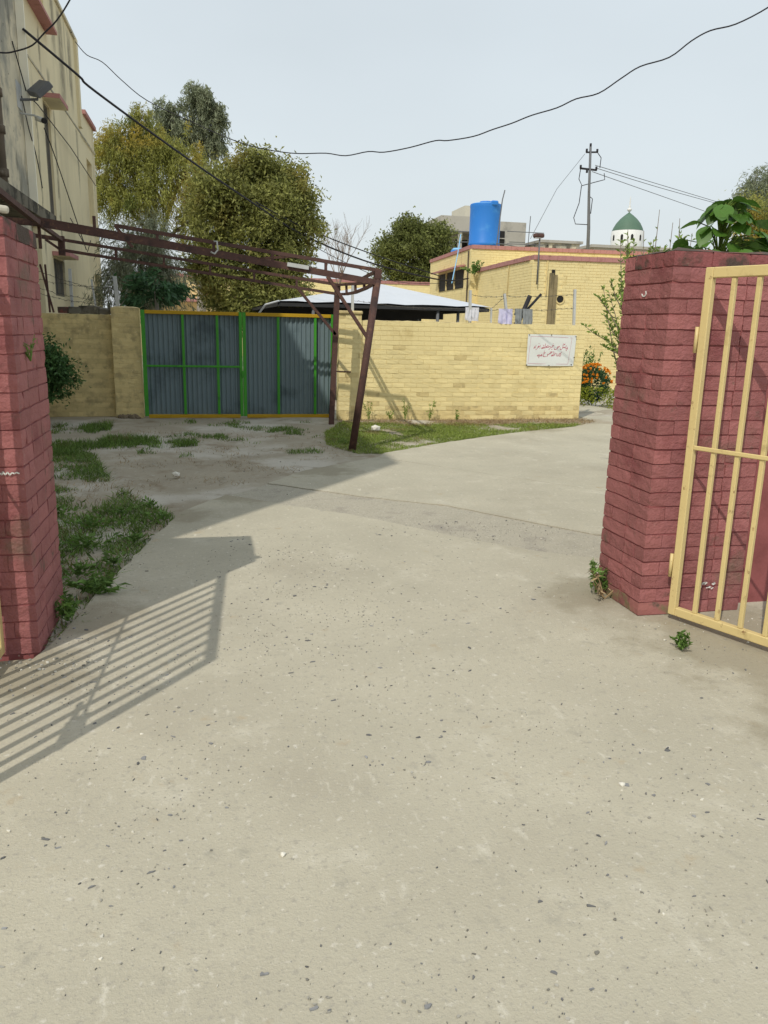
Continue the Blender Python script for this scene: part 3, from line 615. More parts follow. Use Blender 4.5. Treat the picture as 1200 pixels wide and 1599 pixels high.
for x, lb in ((-2.66, 'dark upright rod on the broken wall beside the red pillar'), (-2.60, 'dark slanting rod on the broken wall beside the red pillar')):
    tag(MB().beam((x, 14.62, 1.77), (x-(.16 if x > -2.62 else .02), 14.6, 2.55), .03).build('rod', 'rust'), lb, 'rod')
tag(pebbles(60, .03, .07, lambda: (random.uniform(-1.6, -1.25), 14.40+random.uniform(-.1, .02)), .0).build('rubble', 'soil'), 'dark crumbled plaster heaped at the foot of the left yellow pier', 'rubble', kind='stuff')

# ------------------------------------------------------------------ washing
def cloth(label, x0, x1, z0, z1, mtl, y=14.1, fold=.03, nf=3, legs=False):
    t = thing('hanging_cloth', label, 'laundry', (0, 0, 0), 0, 'washing hung over the wall wire')
    def panel(nm, xa, xb, za, zb, sgn, seed):
        mb = MB(); nu, nv = 18, 12
        for j in range(nv+1):
            for i in range(nu+1):
                u, v = i/nu, j/nv; zz = zb+(za-zb)*v+.03*noise.noise((u*3, seed, 2))*v
                mb.v.append((xa+(xb-xa)*u+.02*noise.noise((v*3, u*2, seed))*v, y+sgn*(.012+.03*v)+fold*v*math.sin(u*nf*2*PI+seed)*.6+.012*noise.noise((u*5, v*4, seed)), zz))
        for j in range(nv):
            for i in range(nu): k = j*(nu+1)+i; mb.f.append((k, k+1, k+nu+2, k+nu+1))
        return mb.build(nm, mtl, t, True)
    if legs:
        panel('trouser_leg', x0, x0+(x1-x0)*.42, z0, z1, -1, 1.1); panel('trouser_leg', x0+(x1-x0)*.5, x1+.04, z0-.02, z1, -1, 2.3).rotation_euler = (0, 0, 0)
        panel('waist', x0, x1-.08, z1-.12, z1, 1, 4)
    else:
        panel('front_fold', x0, x1, z0, z1, -1, 1.7); panel('back_fold', x0+.02, x1-.02, z0+.08, z1, 1, 5.1)
    return t
cloth('crumpled white cloth hanging on the wire by the pale post', 4.56, 4.82, 1.80, 2.04, 'cloth_white', nf=4, fold=.05)
cloth('lilac striped cloth hanging in the middle of the washing', 5.18, 5.45, 1.76, 2.03, 'cloth_lilac', y=14.04, nf=3)
cloth('grey trousers hanging at the right end of the washing', 5.52, 5.82, 1.76, 2.04, 'cloth_grey', y=14.08, legs=True, fold=.02)

tag(MB().tube([(5.86, 15.5, 1.0), (6.17, 15.5, 1.82), (6.38, 15.5, 2.34)], .045, 8).build('pipe', 'wire', None, True), 'thick dark pipe leaning behind the wall right of the grey trousers', 'pipe', 'dark pipes leaning behind the wall')
tag(MB().tube([(6.0, 15.55, 1.65), (6.26, 15.55, 1.96), (6.64, 15.55, 2.38)], .026, 8).build('pipe', 'wire', None, True), 'thin dark pipe leaning right of the thick dark pipe', 'pipe', 'dark pipes leaning behind the wall')
# ------------------------------------------------------------------ left plaster building
lb_ = thing('plaster_building', 'tall weathered yellow plaster building with pink sunshades rising at the left', 'building')
H1 = 10.0
MB().box(-14, -3.31, 2.4, 17.05, -.1, H1).build('wall', 'plaster_mould', lb_)
# projecting bay with real openings: built from strips around the holes
def wall_x(t, x, th, y0, y1, z0, z1, holes, mtl, nm='wall'):
    """wall in the plane x, thickness th towards -x, with rectangular holes (y0,y1,z0,z1)"""
    ys = sorted({y0, y1, *[h[0] for h in holes], *[h[1] for h in holes]}); zs = sorted({z0, z1, *[h[2] for h in holes], *[h[3] for h in holes]}); mb = MB()
    for a, b in zip(ys, ys[1:]):
        z = None
        for c, d in zip(zs, zs[1:]):
            hole = any(h[0] <= a and b <= h[1] and h[2] <= c and d <= h[3] for h in holes)
            if not hole and z is None: z = c
            if (hole or d == zs[-1]) and z is not None:
                mb.box(x-th, x, a, b, z, c if hole else d); z = None
    return mb.build(nm, mtl, t)
MB().box(-3.305, -3.165, 16.98, 17.05, 3.4, 10).build('corner_strip', 'strip', lb_)
wall_x(lb_, -3.17, .3, 17.052, 23.25, -.1, 8.52, [(18.28, 18.98, 3.6, 5.95), (18.22, 19.5, 2.15, 2.92), (17.7, 19.1, 7.5, 8.4)], 'plaster')
wall_x(lb_, -3.20, .3, 23.252, 26.1, -.1, 7.05, [(24.35, 25.35, 4.3, 6.0), (24.6, 25.9, 1.6, 2.95)], 'plaster')
MB().box(-12, -3.9, 17.052, 26.0, -.1, 7.0).build('inner_block', 'plaster', lb_)
MB().box(-12, -3.475, 17.06, 23.2, 6.9, 8.3).build('inner_block', 'plaster', lb_)
MB().box(-3.33, -3.10, 23.0, 23.26, 6.5, 8.56).build('pilaster', 'plaster', lb_)
MB().box(-12, -3.12, 24.1, 26.16, 7.052, 7.16).build('coping', 'pink', lb_)
MB().box(-3.47, -3.12, 17.06, 23.25, 8.522, 8.60).build('coping', 'plaster_mould', lb_)
MB().box(-3.172, -3.155, 17.06, 26.0, 6.38, 6.42).build('drip_course', 'plaster_mould', lb_)
for y0, y1, z in ((18.22, 19.2, 5.99), (18.12, 19.3, 2.955)):
    o = MB().box(-3.168, -2.83, y0, y1, z, z+.085).build('sunshade', 'pink', lb_)
    MB().box(-3.168, -2.84, y0+.01, y1-.01, z-.006, z-.001).build('soffit', 'plaster', lb_)
MB().box(-3.168, -2.95, 16.9+.16, 19.2, 7.42, 7.48).build('sunshade', 'pink', lb_)
MB().box(-3.85, -3.40, 17.75, 19.05, 7.5, 8.4).build('reveal', 'yellow', lb_)
def window(y0, y1, z0, z1, n):
    f_ = MB(); x = -3.27
    f_.box(x, x+.05, y0, y0+.05, z0, z1).box(x, x+.05, y1-.05, y1, z0, z1).box(x, x+.05, y0+.051, y1-.051, z1-.05, z1).box(x, x+.05, y0+.051, y1-.051, z0, z0+.05)
    for i in range(1, n): y = y0+(y1-y0)*i/n; f_.box(x, x+.05, y-.022, y+.022, z0+.051, z1-.051)
    w_ = f_.build('window', 'frame_paint', lb_); MB().box(-3.30, -3.275, y0+.02, y1-.02, z0+.02, z1-.02).build('pane', 'glass', w_)
    for y in np.arange(y0+.12, y1-.06, .12): MB().tube([(x+.06, y, z0), (x+.06, y, z1)], .008, 4).build('bar', 'pole', w_)
window(18.281, 18.979, 3.601, 5.949, 2); window(18.221, 19.499, 2.151, 2.919, 3)
wall_x(lb_, -3.47, .1, 24.2, 26.05, 1.5, 6.2, [], 'plaster', 'reveal')
MB().box(-3.31, -2.62, 8.8, 15.6, 3.26, 3.44).build('ledge', 'mould', lb_)
MB().tube([(-3.25, 14.65, 3.45), (-3.25, 14.65, 5.3)], .09, 8).build('clay_pipe', 'bark', lb_, True)
for z in (3.9, 4.55, 5.1): MB().tube([(-3.25, 14.65, z), (-3.25, 14.65, z+.12)], .115, 8).build('pipe_collar', 'bark', lb_, True)
fl = thing('floodlight', 'grey box floodlight on a bracket at the plaster building corner', 'lamp', (-3.0, 16.75, 5.55))
o = bevel(MB().box(-.17, .17, -.30, .30, -.06, .06).build('housing', 'pole', fl), .015); o.rotation_euler = (.35, -.75, .2); o.location = (.06, 0, .22)
MB().tube([(-.33, .05, .02), (.0, .05, .05), (.02, 0, .2)], .025, 6).build('bracket', 'pole', fl); MB().box(-.33, -.30, -.2, .25, -.15, .3).build('back_plate', 'galv', fl)
cc = thing('security_camera', 'small pale security camera below the grey floodlight', 'camera', (-3.0, 16.7, 5.28))
MB().tube([(-.3, .05, .05), (-.05, 0, .02), (.02, -.02, -.03)], .02, 6).build('arm', 'galv', cc); MB().tube([(-.02, .02, -.02), (.12, -.12, -.08)], .05, 8).build('body', 'galv', cc, True); MB().tube([(.115, -.115, -.078), (.14, -.14, -.09)], .052, 8).build('lens', 'dark', cc)

# ------------------------------------------------------------------ white carport
cp = thing('carport', 'white sheeted carport with a dark underside behind the yellow wall', 'carport')
mb = MB(); ap = (4.35, 20.5, 2.73)
pr = [(1.40, 17.0, 2.15), (6.09, 17.0, 2.13), (6.4, 24, 2.13), (1.2, 24, 2.13)]
fx = [(1.40+(6.09-1.4)*i/12, 17.0, 2.14+.012*math.sin(i*2.4)) for i in range(13)]
mb.v = [ap]+fx+[pr[2], pr[3]]; mb.f = [(0, i, i+1) for i in range(1, 13)]+[(0, 13, 14), (0, 14, 15), (0, 15, 1)]
mb.build('roof_sheet', 'tarp', cp)
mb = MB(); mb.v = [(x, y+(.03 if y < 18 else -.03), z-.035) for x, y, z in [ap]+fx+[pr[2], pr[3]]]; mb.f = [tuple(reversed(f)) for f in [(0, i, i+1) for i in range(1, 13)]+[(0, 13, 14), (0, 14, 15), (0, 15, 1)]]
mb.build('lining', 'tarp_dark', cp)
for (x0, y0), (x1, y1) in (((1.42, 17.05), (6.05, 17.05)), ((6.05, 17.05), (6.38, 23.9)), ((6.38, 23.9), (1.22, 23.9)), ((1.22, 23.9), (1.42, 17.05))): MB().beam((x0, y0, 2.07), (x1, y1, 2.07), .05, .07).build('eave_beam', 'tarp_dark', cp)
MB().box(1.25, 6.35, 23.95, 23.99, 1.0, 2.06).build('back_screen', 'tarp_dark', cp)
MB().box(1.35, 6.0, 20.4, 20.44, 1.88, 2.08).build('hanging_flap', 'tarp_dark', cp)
for x, y in ((2.15, 17.1), (4.9, 17.1), (1.3, 23.8), (6.2, 23.8), (5.4, 17.2)): MB().tube([(x, y, 0), (x, y, 2.1)], .035, 8).build('post', 'pole', cp, True)
MB().tube([(1.42, 17.0, 2.14), (1.15, 17.2, 2.06), (1.0, 17.4, 1.85)], .02, 6).build('edge_cord', 'tarp', cp)

# ------------------------------------------------------------------ hostel
hb = thing('brick_hostel', 'single storey yellow painted brick hostel with pink coping behind the wall', 'building', (9.5, 23, 0), math.radians(-3))
def brick_face(t, ox, oy, ax, ln, z0, z1, holes=(), mtl='yellow', L_=.24, c=.085):
    """joined relief rows of bricks, on face through (ox,oy); ax 'x' faces -y, 'y' faces -x"""
    mb = MB(); nc = int((z1-z0)/c); c = (z1-z0)/nc
    for k in range(nc):
        for a, b in splits(0, ln, L_, k % 2, .008):
            za, zb = z0+k*c+.004, z0+(k+1)*c-.004
            if any(a < h[1] and b > h[0] and za < h[3] and zb > h[2] for h in holes): continue
            d = .008+random.uniform(0, .005)
            if ax == 'x': mb.box(ox+a, ox+b, oy-d, oy+.01, za, zb)
            else: mb.box(ox-d, ox+.01, oy+a, oy+b, za, zb)
    return tag(mb.build('brick_rows', mtl, t), kind='stuff')
MB().box(0, 9, 0, 7, -.1, 3.72).build('wall', 'yellow', hb)
brick_face(hb, 0, 0, 'x', 9, 0.0, 3.70, holes=[(.52, .80, 0, 3.4), (.80, 1.05, 2.45, 2.75)]); brick_face(hb, 0, .0, 'y', 6.2, 1.2, 3.70)
def coping(t, x0, x1, y0, y1, z, h_=.13, o=.05):
    mb = MB(); n = int((x1-x0)/.25)
    for i in range(n): a = x0+(x1-x0)*i/n; b = x0+(x1-x0)*(i+1)/n-.006; d = random.uniform(0, .006); mb.box(a, b, y0-o-d, y0+.25, z, z+h_+d)
    n = int((y1-y0)/.25)
    for i in range(1, n): a = y0+(y1-y0)*i/n+.01; b = y0+(y1-y0)*(i+1)/n; d = random.uniform(0, .006); mb.box(x0-o-d, x0+.25, a, b, z, z+h_+d)
    return tag(mb.build('coping', 'pink', t), kind='stuff')
coping(hb, 0, 9, 0, 7, 3.722)
ux, uy = -.28, 6.0   # upper block, set back
MB().box(ux, 9, uy, uy+7, -.1, 4.55).build('wall', 'yellow', hb)
brick_face(hb, ux, uy, 'x', 8.7, 2.0, 4.53); brick_face(hb, ux, uy, 'y', 7, 2.4, 4.53, holes=[(.9, 5.2, 3.15, 3.95)]); coping(hb, ux, 9, uy, uy+7, 4.552)
for y0, y1 in ((1.0, 2.2), (2.4, 3.6), (3.8, 5.0)):
    w_ = MB().box(ux-.03, ux-.015, uy+y0, uy+y1, 3.2, 3.9).build('window', 'dark', hb); MB().beam((ux-.05, uy+y1+.05, 3.2), (ux-.05, uy+y1+.05, 3.9), .05, .08).build('frame', 'yellow_dirty', w_)
o = MB().add([(ux-.35, uy+.8, 3.93), (ux, uy+.8, 4.0), (ux, uy+5.3, 4.0), (ux-.35, uy+5.3, 3.93), (ux-.35, uy+.8, 3.99), (ux, uy+.8, 4.06), (ux, uy+5.3, 4.06), (ux-.35, uy+5.3, 3.99)], [(0,3,2,1),(4,5,6,7),(0,1,5,4),(1,2,6,5),(2,3,7,6),(3,0,4,7)]).build('sunshade', 'pink', hb)
wb = MB().box(.54, .66, -.07, -.004, .5, 3.35).box(.67, .78, -.065, -.004, .5, 3.30); wb.build('wood_board', 'wood', hb)
MB().box(.60, .70, -.03, -.012, 3.2, 3.45).build('slot', 'dark', hb)
ring = MB()
for i in range(20):
    a, b = 2*PI*i/20, 2*PI*(i+1)/20
    vs = [(.92+r*math.cos(t), y, 2.60+r*math.sin(t)) for t in (a, b) for r, y in ((.11, -.03), (.15, -.03), (.15, 0), (.11, 0))]
    ring.add(vs, [(0, 1, 5, 4), (1, 2, 6, 5), (3, 0, 4, 7)])
ring.build('vent_ring', 'yellow_dirty', hb); MB().tube([(.92, -.012, 2.6), (.92, .02, 2.6)], .112, 20).build('vent_hole', 'dark', hb)
MB().tube([(0.45, -.03, 3.7), (.45, -.03, 2.7)], .018, 6).build('conduit', 'yellow_dirty', hb); MB().tube([(-.04, 2.2, 3.7), (-.04, 2.4, 1.2)], .015, 6).build('conduit', 'yellow_dirty', hb); MB().tube([(ux-.04, uy+.3, 4.5), (ux-.04, uy+.3, 2.0)], .03, 6).build('downpipe', 'bark', hb)
hw = thing('brick_hostel', 'long low yellow brick wing with pink coping far behind the trees', 'building', (-4, 45, 0))
MB().box(0, 18.5, 0, 6, -.1, 4.05).build('wall', 'yellow', hw); brick_face(hw, 0, 0, 'x', 18.5, 1.8, 4.05, L_=.36, c=.13); coping(hw, 0, 18.5, 0, 1, 4.052, .16)
MB().box(-.3, 3.9, -1.2, -.02, 2.75, 2.93).build('porch_slab', 'pink', hw); MB().box(3.75, 3.95, -1.1, -.02, 2.94, 4.0).build('porch_pier', 'pink', hw)
# roof things
tk = thing('water_tank', 'tall blue plastic water tank on the hostel roof', 'tank', (10.68, 31, 4.5))
prof = [(.60, 0), (.62, .03), (.62, .10), (.60, .13), (.60, 1.40), (.615, 1.5), (.60, 1.56)]
mb = MB(); n = 36
for r, z in prof: mb.v += [(r*math.cos(2*PI*j/n), r*math.sin(2*PI*j/n), z+.35) for j in range(n)]
for i in range(len(prof)-1):
    for j in range(n): mb.f.append((i*n+j, i*n+(j+1) % n, (i+1)*n+(j+1) % n, (i+1)*n+j))
mb.build('tank_body', 'tank', tk, True)
mb = MB(); pr2 = [(.595, 1.53), (.55, 1.58), (.25, 1.62), (.22, 1.62)]
for r, z in pr2: mb.v += [(r*math.cos(2*PI*j/n), r*math.sin(2*PI*j/n), z+.35) for j in range(n)]
for i in range(len(pr2)-1):
    for j in range(n): mb.f.append((i*n+j, i*n+(j+1) % n, (i+1)*n+(j+1) % n, (i+1)*n+j))
mb.build('tank_shoulder', 'tank_light', tk, True); MB().tube([(0, 0, 1.96), (0, 0, 2.02)], .24, 20).build('lid', 'tank', tk, True)
bevel(MB().box(.02, .30, -.64, -.35, 1.80, 1.99).build('lug', 'tank', tk), .04); bevel(MB().box(-.62, .62, -.62, .62, .0, .34).build('plinth', 'grey_con', tk), .01)
t2 = thing('water_tank', 'low pale blue tank half hidden beside the round tree on the hostel roof', 'tank', (10.62, 34.2, 4.56)); MB().tube([(0, 0, 0), (0, 0, .40)], .32, 24).build('tank_body', 'tank', t2, True); MB().tube([(0, 0, .40), (0, 0, .50)], [.31, .22], 24).build('tank_shoulder', 'tank_light', t2, True)
rp_ = thing('roof_pipe', 'thin bent pipe rising in front of the blue water tank', 'pipe', (11.0, 30.2, 4.4)); MB().tube([(-.1, 0, 0), (-.02, 0, 1.2), (.06, 0, 2.1), (.14, 0, 2.45)], .022, 6).build('pipe', 'pole', rp_); MB().tube([(-.1, 0, .5), (.3, .1, .5), (.8, .1, .42)], .02, 6).build('side_pipe', 'pole', rp_)
tag(MB().tube([(9.55, 30.5, 5.2), (9.3, 30, 4.4), (8.9, 29.3, 3.3)], .02, 6).build('hose', 'tank_light'), 'pale hose hanging from the blue tank over the hostel edge', 'hose')
lm = thing('street_lamp', 'brown lamp head on a short pole at the hostel roof corner', 'lamp', (9.62, 22.9, 3.0)); MB().tube([(0, 0, 0), (0, 0, 1.35)], .022, 8).build('pole', 'pole', lm, True)
o = bevel(MB().box(-.20, .12, -.09, .09, 1.33, 1.45).build('lamp_head', 'rust', lm), .04, 2); MB().box(-.17, .05, -.07, .07, 1.315, 1.328).build('lens', 'galv', lm)
pl = thing('utility_pole', 'slim grey steel pole with two crossarms on the hostel roof', 'pole', (16.1, 33, 4.4))
MB().tube([(.05, 0, 0), (-.02, 0, 1.6), (-.13, 0, 3.0), (-.22, 0, 4.85)], [.075, .07, .055, .05], 8).build('shaft', 'pole', pl, True)
MB().beam((-.40, 0, 4.62), (.12, 0, 4.66), .06).build('crossarm', 'wire', pl); MB().beam((-.62, 0, 3.98), (.14, 0, 3.95), .07).build('crossarm', 'wire', pl)
for x, z in ((-.38, 4.70), (.1, 4.72), (-.6, 4.05), (-.3, 3.9), (.12, 4.03), (-.22, 4.92)): MB().tube([(x, 0, z-.08), (x, 0, z+.06)], .045, 8).build('insulator', 'wire', pl, True)
for pts in ([(.10, 0, 4.66), (.30, 0, 4.45), (.28, 0, 4.05)], [(-.6, 0, 3.95), (-.64, 0, 3.55), (-.48, 0, 3.3), (.2, 0, 3.5), (.55, 0, 3.6), (.5, 0, 3.85)], [(-.5, 0, 3.3), (-.55, 0, 2.6), (-.75, 0, 2.0), (-.65, 0, 1.75), (-.1, 0, 1.75)], [(-.1, 0, 2.9), (.05, 0, 2.8), (.02, 0, 2.2)]): MB().tube(pts, .018, 5).build('cable_loop', 'wire', pl)
# far buildings
gb = thing('concrete_building', 'unfinished grey concrete building with open bays behind the blue tank', 'building', (17.2, 60, 0))
MB().box(0, 3.4, 0, 8, 0, 7.3).build('floor', 'pale_con', gb); MB().box(0, 3.4, 0, 8, 8.9, 9.95).build('roof_band', 'grey_con', gb); MB().box(0, 3.4, 2.5, 8, 7.3, 8.9).build('back_wall', 'pale_con', gb)
for x in (0, 1.45, 3.1): MB().box(x, x+.28, .1, .4, 7.3, 8.9).build('column', 'grey_con', gb)
MB().box(1.9, 2.9, 2.42, 2.495, 7.4, 8.5).build('window', 'dark', gb)
MB().box(2.3, 4.0, 1.5, 5, 9.951, 10.95).build('stair_tower', 'pale_con', gb); MB().box(3.0, 3.35, 1.46, 1.496, 10.3, 10.75).build('window', 'dark', gb)
MB().box(3.4, 3.95, -.02, 6, 0, 9.9).build('pier', 'pale_con', gb); MB().box(4.6, 6.9, .2, 7, 0, 9.75).build('side_wing', 'grey_con', gb)
w_ = MB().box(4.0, 5.15, .12, .196, 7.4, 9.05).build('window', 'dark', gb); MB().box(3.951, 4.599, .3, 7, 0, 9.75).build('infill', 'grey_con', gb)
for z in (7.9, 8.5): MB().beam((4.0, .08, z), (5.15, .08, z), .07).build('frame', 'grey_con', w_)
MB().beam((4.45, .06, 7.4), (4.45, .06, 9.05), .06).build('frame', 'grey_con', w_)
for z in (8.0, 8.75): MB().tube([(-.5, -.4, z), (3.3, -.4, z+.1)], .04, 6).build('scaffold_pole', 'pole', gb)
for z in (7.75, 8.1, 9.0): MB().tube([(5.2, -.3, z), (8.2, -.3, z)], .03, 6).build('scaffold_pole', 'pole', gb)
MB().tube([(6.95, -.2, 7), (7.05, -.2, 10.2)], .03, 6).build('scaffold_pole', 'pole', gb)
g2 = thing('concrete_building', 'low stained grey concrete roof block left of the utility pole', 'building', (25.3, 60, 0)); MB().box(0, 3.3, 0, 6, 0, 8.35).build('wall', 'plaster_mould', g2); MB().box(-.1, 3.5, -.15, 6, 8.351, 8.55).build('roof_slab', 'grey_con', g2)
for x in (.4, 1.0, 2.2): MB().box(x, x+.25, -.05, -.002, 7.2, 8.2).build('rib', 'mould', g2)
sp = tag(MB().tube([(15.5, 45, 5.3), (15.5, 45, 5.6), (15.5, 45, 6.35), (15.5, 45, 6.42)], [.75, .72, .1, .02], 4).build('roof_cone', 'green_dome'), 'small grey green pointed cap behind the blue tank', 'roof')
ms = thing('mosque', 'white mosque drum with a green pointed dome above the red pillar', 'mosque', (32.6, 60, 0))
def lathe(prof, n, cx=0, cy=0):
    mb = MB()
    for r, z in prof: mb.v += [(cx+r*math.cos(2*PI*j/n), cy+r*math.sin(2*PI*j/n), z) for j in range(n)]
    for i in range(len(prof)-1):
        for j in range(n): mb.f.append((i*n+j, i*n+(j+1) % n, (i+1)*n+(j+1) % n, (i+1)*n+j))
    return mb
lathe([(1.24, 8.2), (1.24, 9.45), (1.16, 9.52)], 40).build('drum', 'white', ms, True)
lathe([(1.21, 9.50), (1.12, 9.74), (.93, 10.08), (.66, 10.4), (.36, 10.66), (.15, 10.82), (.02, 10.92)], 40).build('dome', 'green_dome', ms, True)
lathe([(.03, 10.9), (.16, 11.05), (.2, 11.12), (.14, 11.2), (.05, 11.25), (.1, 11.35), (.04, 11.45), (.06, 11.6), (.015, 12.1)], 10).build('finial', 'white', ms, True)
for k in range(-3, 4):
    t = math.radians(-101+k*36); w_ = MB(); c, s_ = math.cos(t), math.sin(t)
    w_.add([(1.25*c-s_*u*.10, 1.25*s_+c*u*.10, z) for u, z in ((-1, 8.72), (1, 8.72), (1, 9.08), (0, 9.18), (-1, 9.08))], [(0, 1, 2, 3, 4)]); w_.build('window', 'dark', ms)
MB().box(-4, 4.5, -2.4, 6, 0, 7.9).build('prayer_hall', 'pale_con', ms); MB().box(-4.3, 4.8, -2.7, 6, 7.901, 8.1).build('roof_slab', 'grey_con', ms)

# ------------------------------------------------------------------ cables
def W(*p): return p
GR = 'overhead cables'
wire([(-3.18, 16.90, 6.78), (-2.43, 18.00, 6.38), (-2.17, 18.50, 6.23), (-0.48, 21.00, 5.56), (1.31, 23.00, 4.83), (2.89, 24.50, 4.22), (5.36, 26.50, 3.68), (8.27, 28.50, 3.37), (9.5, 29.15, 3.5)], .026, 'wire', 'thick black cable slanting from the plaster building to the hostel', 'cable', GR, sub=6)
wire([(1.31, 23.00, 4.90), (2.89, 24.50, 4.45), (5.35, 26.50, 3.97), (8.26, 28.50, 3.49)], .018, 'wire', 'thinner black cable parting upward from the thick cable before the hostel', 'cable', GR, sub=6)
wire([(2.89, 24.50, 4.07), (4.23, 25.50, 3.61), (6.25, 27.00, 3.17), (9.00, 28.50, 3.29)], .010, 'wire', 'lowest thin black cable sagging towards the hostel wall', 'cable', GR, sub=6)
wire([(-1.75, 7.0, 3.62), (-1.49, 7.00, 3.60), (-1.38, 7.00, 3.62), (-1.26, 7.00, 3.67), (-1.17, 7.00, 3.76), (-1.07, 7.00, 3.86), (-0.96, 7.00, 4.02), (-.8, 7, 4.3)], .006, 'wire', 'curved dark wire across the top left corner', 'cable', GR, sub=4)
for P0, P1, P2, lb in (((16.16, 33, 8.54), (20.65, 36, 8.59), (27.5, 40.7, 8.7), 'top'), ((16.17, 33, 8.44), (21.0, 36, 8.39), (27.5, 40.7, 8.62), 'middle'), ((16.04, 33, 8.28), (20.35, 36, 8.21), (27.5, 41.2, 8.17), 'lowest')):
    wire([P0, P1, P2], .013, 'wire_grey', lb+' of three thin wires running right from the utility pole', 'cable', GR, sub=6)
wire([(15.65, 33.00, 8.96), (13.61, 31.00, 7.15), (11.81, 29.00, 5.0)], .009, 'wire_grey', 'thin stay wire slanting down left from the utility pole', 'cable', GR)
wire([(-3.3, 16.5, 6.45), (-3.22, 17.00, 5.75), (-3.12, 17.5, 5.66), (-3.1, 21.00, 5.61), (-3.08, 25.00, 5.39)], .011, 'wire', 'dark wire running along the plaster wall past its sunshade', 'cable', GR)
wire([(-3.29, 16.90, 5.66), (-3.21, 16.90, 5.12), (-3.15, 17.1, 4.68), (-3.1, 17.2, 4.12)], .010, 'wire', 'thin wire hanging below the floodlight', 'cable', GR, sub=4)
wire([(-3.13, 18.00, 5.37), (-3.06, 18.50, 4.99), (-3.01, 19.50, 4.40), (-2.89, 21.00, 3.32)], .011, 'wire', 'wire slanting down across the plaster wall', 'cable', GR, sub=4)
wire([(-2.14, 14.00, 3.24), (-1.95, 14.00, 2.85), (-1.91, 14.00, 2.73), (-1.85, 14.00, 2.91)], .007, 'wire', 'short loose wire hooked over the canopy frame', 'cable', GR)
wire([(-2.62, 19.32, 7.37), (-2.38, 19.07, 7.07), (-2.03, 18.69, 6.85), (-1.63, 18.26, 6.43), (-1.11, 17.70, 5.95), (-0.24, 16.77, 5.41), (0.40, 16.08, 5.03), (0.90, 15.54, 4.79), (1.33, 15.09, 4.65), (1.63, 14.76, 4.58), (2.02, 14.34, 4.53), (2.31, 14.03, 4.45), (2.63, 13.69, 4.47), (2.85, 13.46, 4.43), (3.19, 13.09, 4.45), (3.51, 12.74, 4.50), (3.67, 12.58, 4.48), (3.97, 12.25, 4.49), (4.19, 12.01, 4.55), (4.40, 11.79, 4.60), (4.61, 11.57, 4.67), (4.87, 11.28, 4.72), (5.06, 11.08, 4.80), (5.28, 10.85, 4.83), (5.48, 10.63, 4.97), (5.65, 10.45, 5.08), (5.90, 10.18, 5.13), (6.08, 9.99, 5.28), (6.23, 9.83, 5.36), (6.43, 9.61, 5.38), (6.67, 9.35, 5.50), (6.89, 9.12, 5.69)], .009, 'wire', 'long wavy wire crossing the open sky from the plaster building to the upper right', 'cable', GR, sub=4)

# ------------------------------------------------------------------ trees and plants
def grow(name, label, cat, base, trunk_top, r, blobs, n_clump, per, clump_r, L_, W_l, mtl, bark='bark', mode='bushy', group=None, limbs=True, seed=1, lo=.45, twigs=True):
    """blobs: (centre, radii, weight) relative to base; a tapered trunk, limbs to every blob, leaf sized faces in clumps"""
    rn = random.Random(seed); t = thing(name, label, cat, base, 0, group)
    tt = Vector(trunk_top); k = [Vector((0, 0, -.15)), tt*.35+Vector((rn.uniform(-.1, .1), rn.uniform(-.1, .1), 0))*r*8, tt*.7, tt]
    MB().tube(k, [r*1.35, r, r*.85, r*.6], 9).build('trunk', bark, t, True)
    V = []; cl = []
    tw = sum(b[2] for b in blobs)
    for c, rad, w_ in blobs:
        n = max(3, int(n_clump*w_/tw)); C, d = shell(c, rad, n, lo); C = np.array([np.array(c)+(p-np.array(c))*(.86+.75*noise.noise(Vector(q_)*1.9+Vector((seed*3.1+c[0]*2, c[2], 0)))) for p, q_ in zip(C, d)]); cl.append((C, d))
        if limbs:
            q = Vector(c); s0 = tt*rn.uniform(.55, .98); mid = s0.lerp(q, .5)+Vector((rn.uniform(-.2, .2), rn.uniform(-.2, .2), .15))*max(rad)*.6
            lb = MB().tube([s0, mid, q, q+Vector((rn.uniform(-.3, .3)*rad[0], rn.uniform(-.3, .3)*rad[1], rad[2]*.5))], [r*.5, r*.34, r*.2, r*.05], 6)
            if twigs:
                for i in rn.sample(range(n), min(n, 14)): e = Vector(C[i]); m2 = q.lerp(e, .5)+Vector((0, 0, .08)); lb.tube([q, m2, e], [r*.12, r*.08, r*.03], 4, False)
            lb.build('limb', bark, t, True)
    C = np.concatenate([a for a, _ in cl]); d = np.concatenate([b for _, b in cl]); n = len(C)
    if mode == 'bushy':
        cr = clump_r*(.6+.8*RNG.random((n, 1, 1)))
        pos = C[:, None, :]+RNG.normal(size=(n, per, 3))*cr*np.array([.5, .5, .4]); dr = RNG.normal(size=(n, per, 3))*.8+d[:, None, :]*.6+np.array([0, 0, -.35])
    elif mode == 'pend':
        tt_ = RNG.random((n, per, 1)); hang = clump_r*(.6+.9*RNG.random((n, 1, 1)))
        dirh = d[:, None, :]*np.array([1, 1, 0])*.35+RNG.normal(size=(n, 1, 3))*.18
        pos = C[:, None, :]+dirh*hang*tt_+np.array([0, 0, -1])*hang*tt_**1.3+RNG.normal(size=(n, per, 3))*np.array([.06, .06, .05])*(1+hang*.6)
        dr = RNG.normal(size=(n, per, 3))*.5+np.array([0, 0, -.85])+d[:, None, :]*.5
    V = leaves(pos.reshape(-1, 3), dr.reshape(-1, 3), L_*(.7+.6*RNG.random(n*per)), W_l*(.7+.6*RNG.random(n*per)))
    quads('crown', V, mtl, t); return t
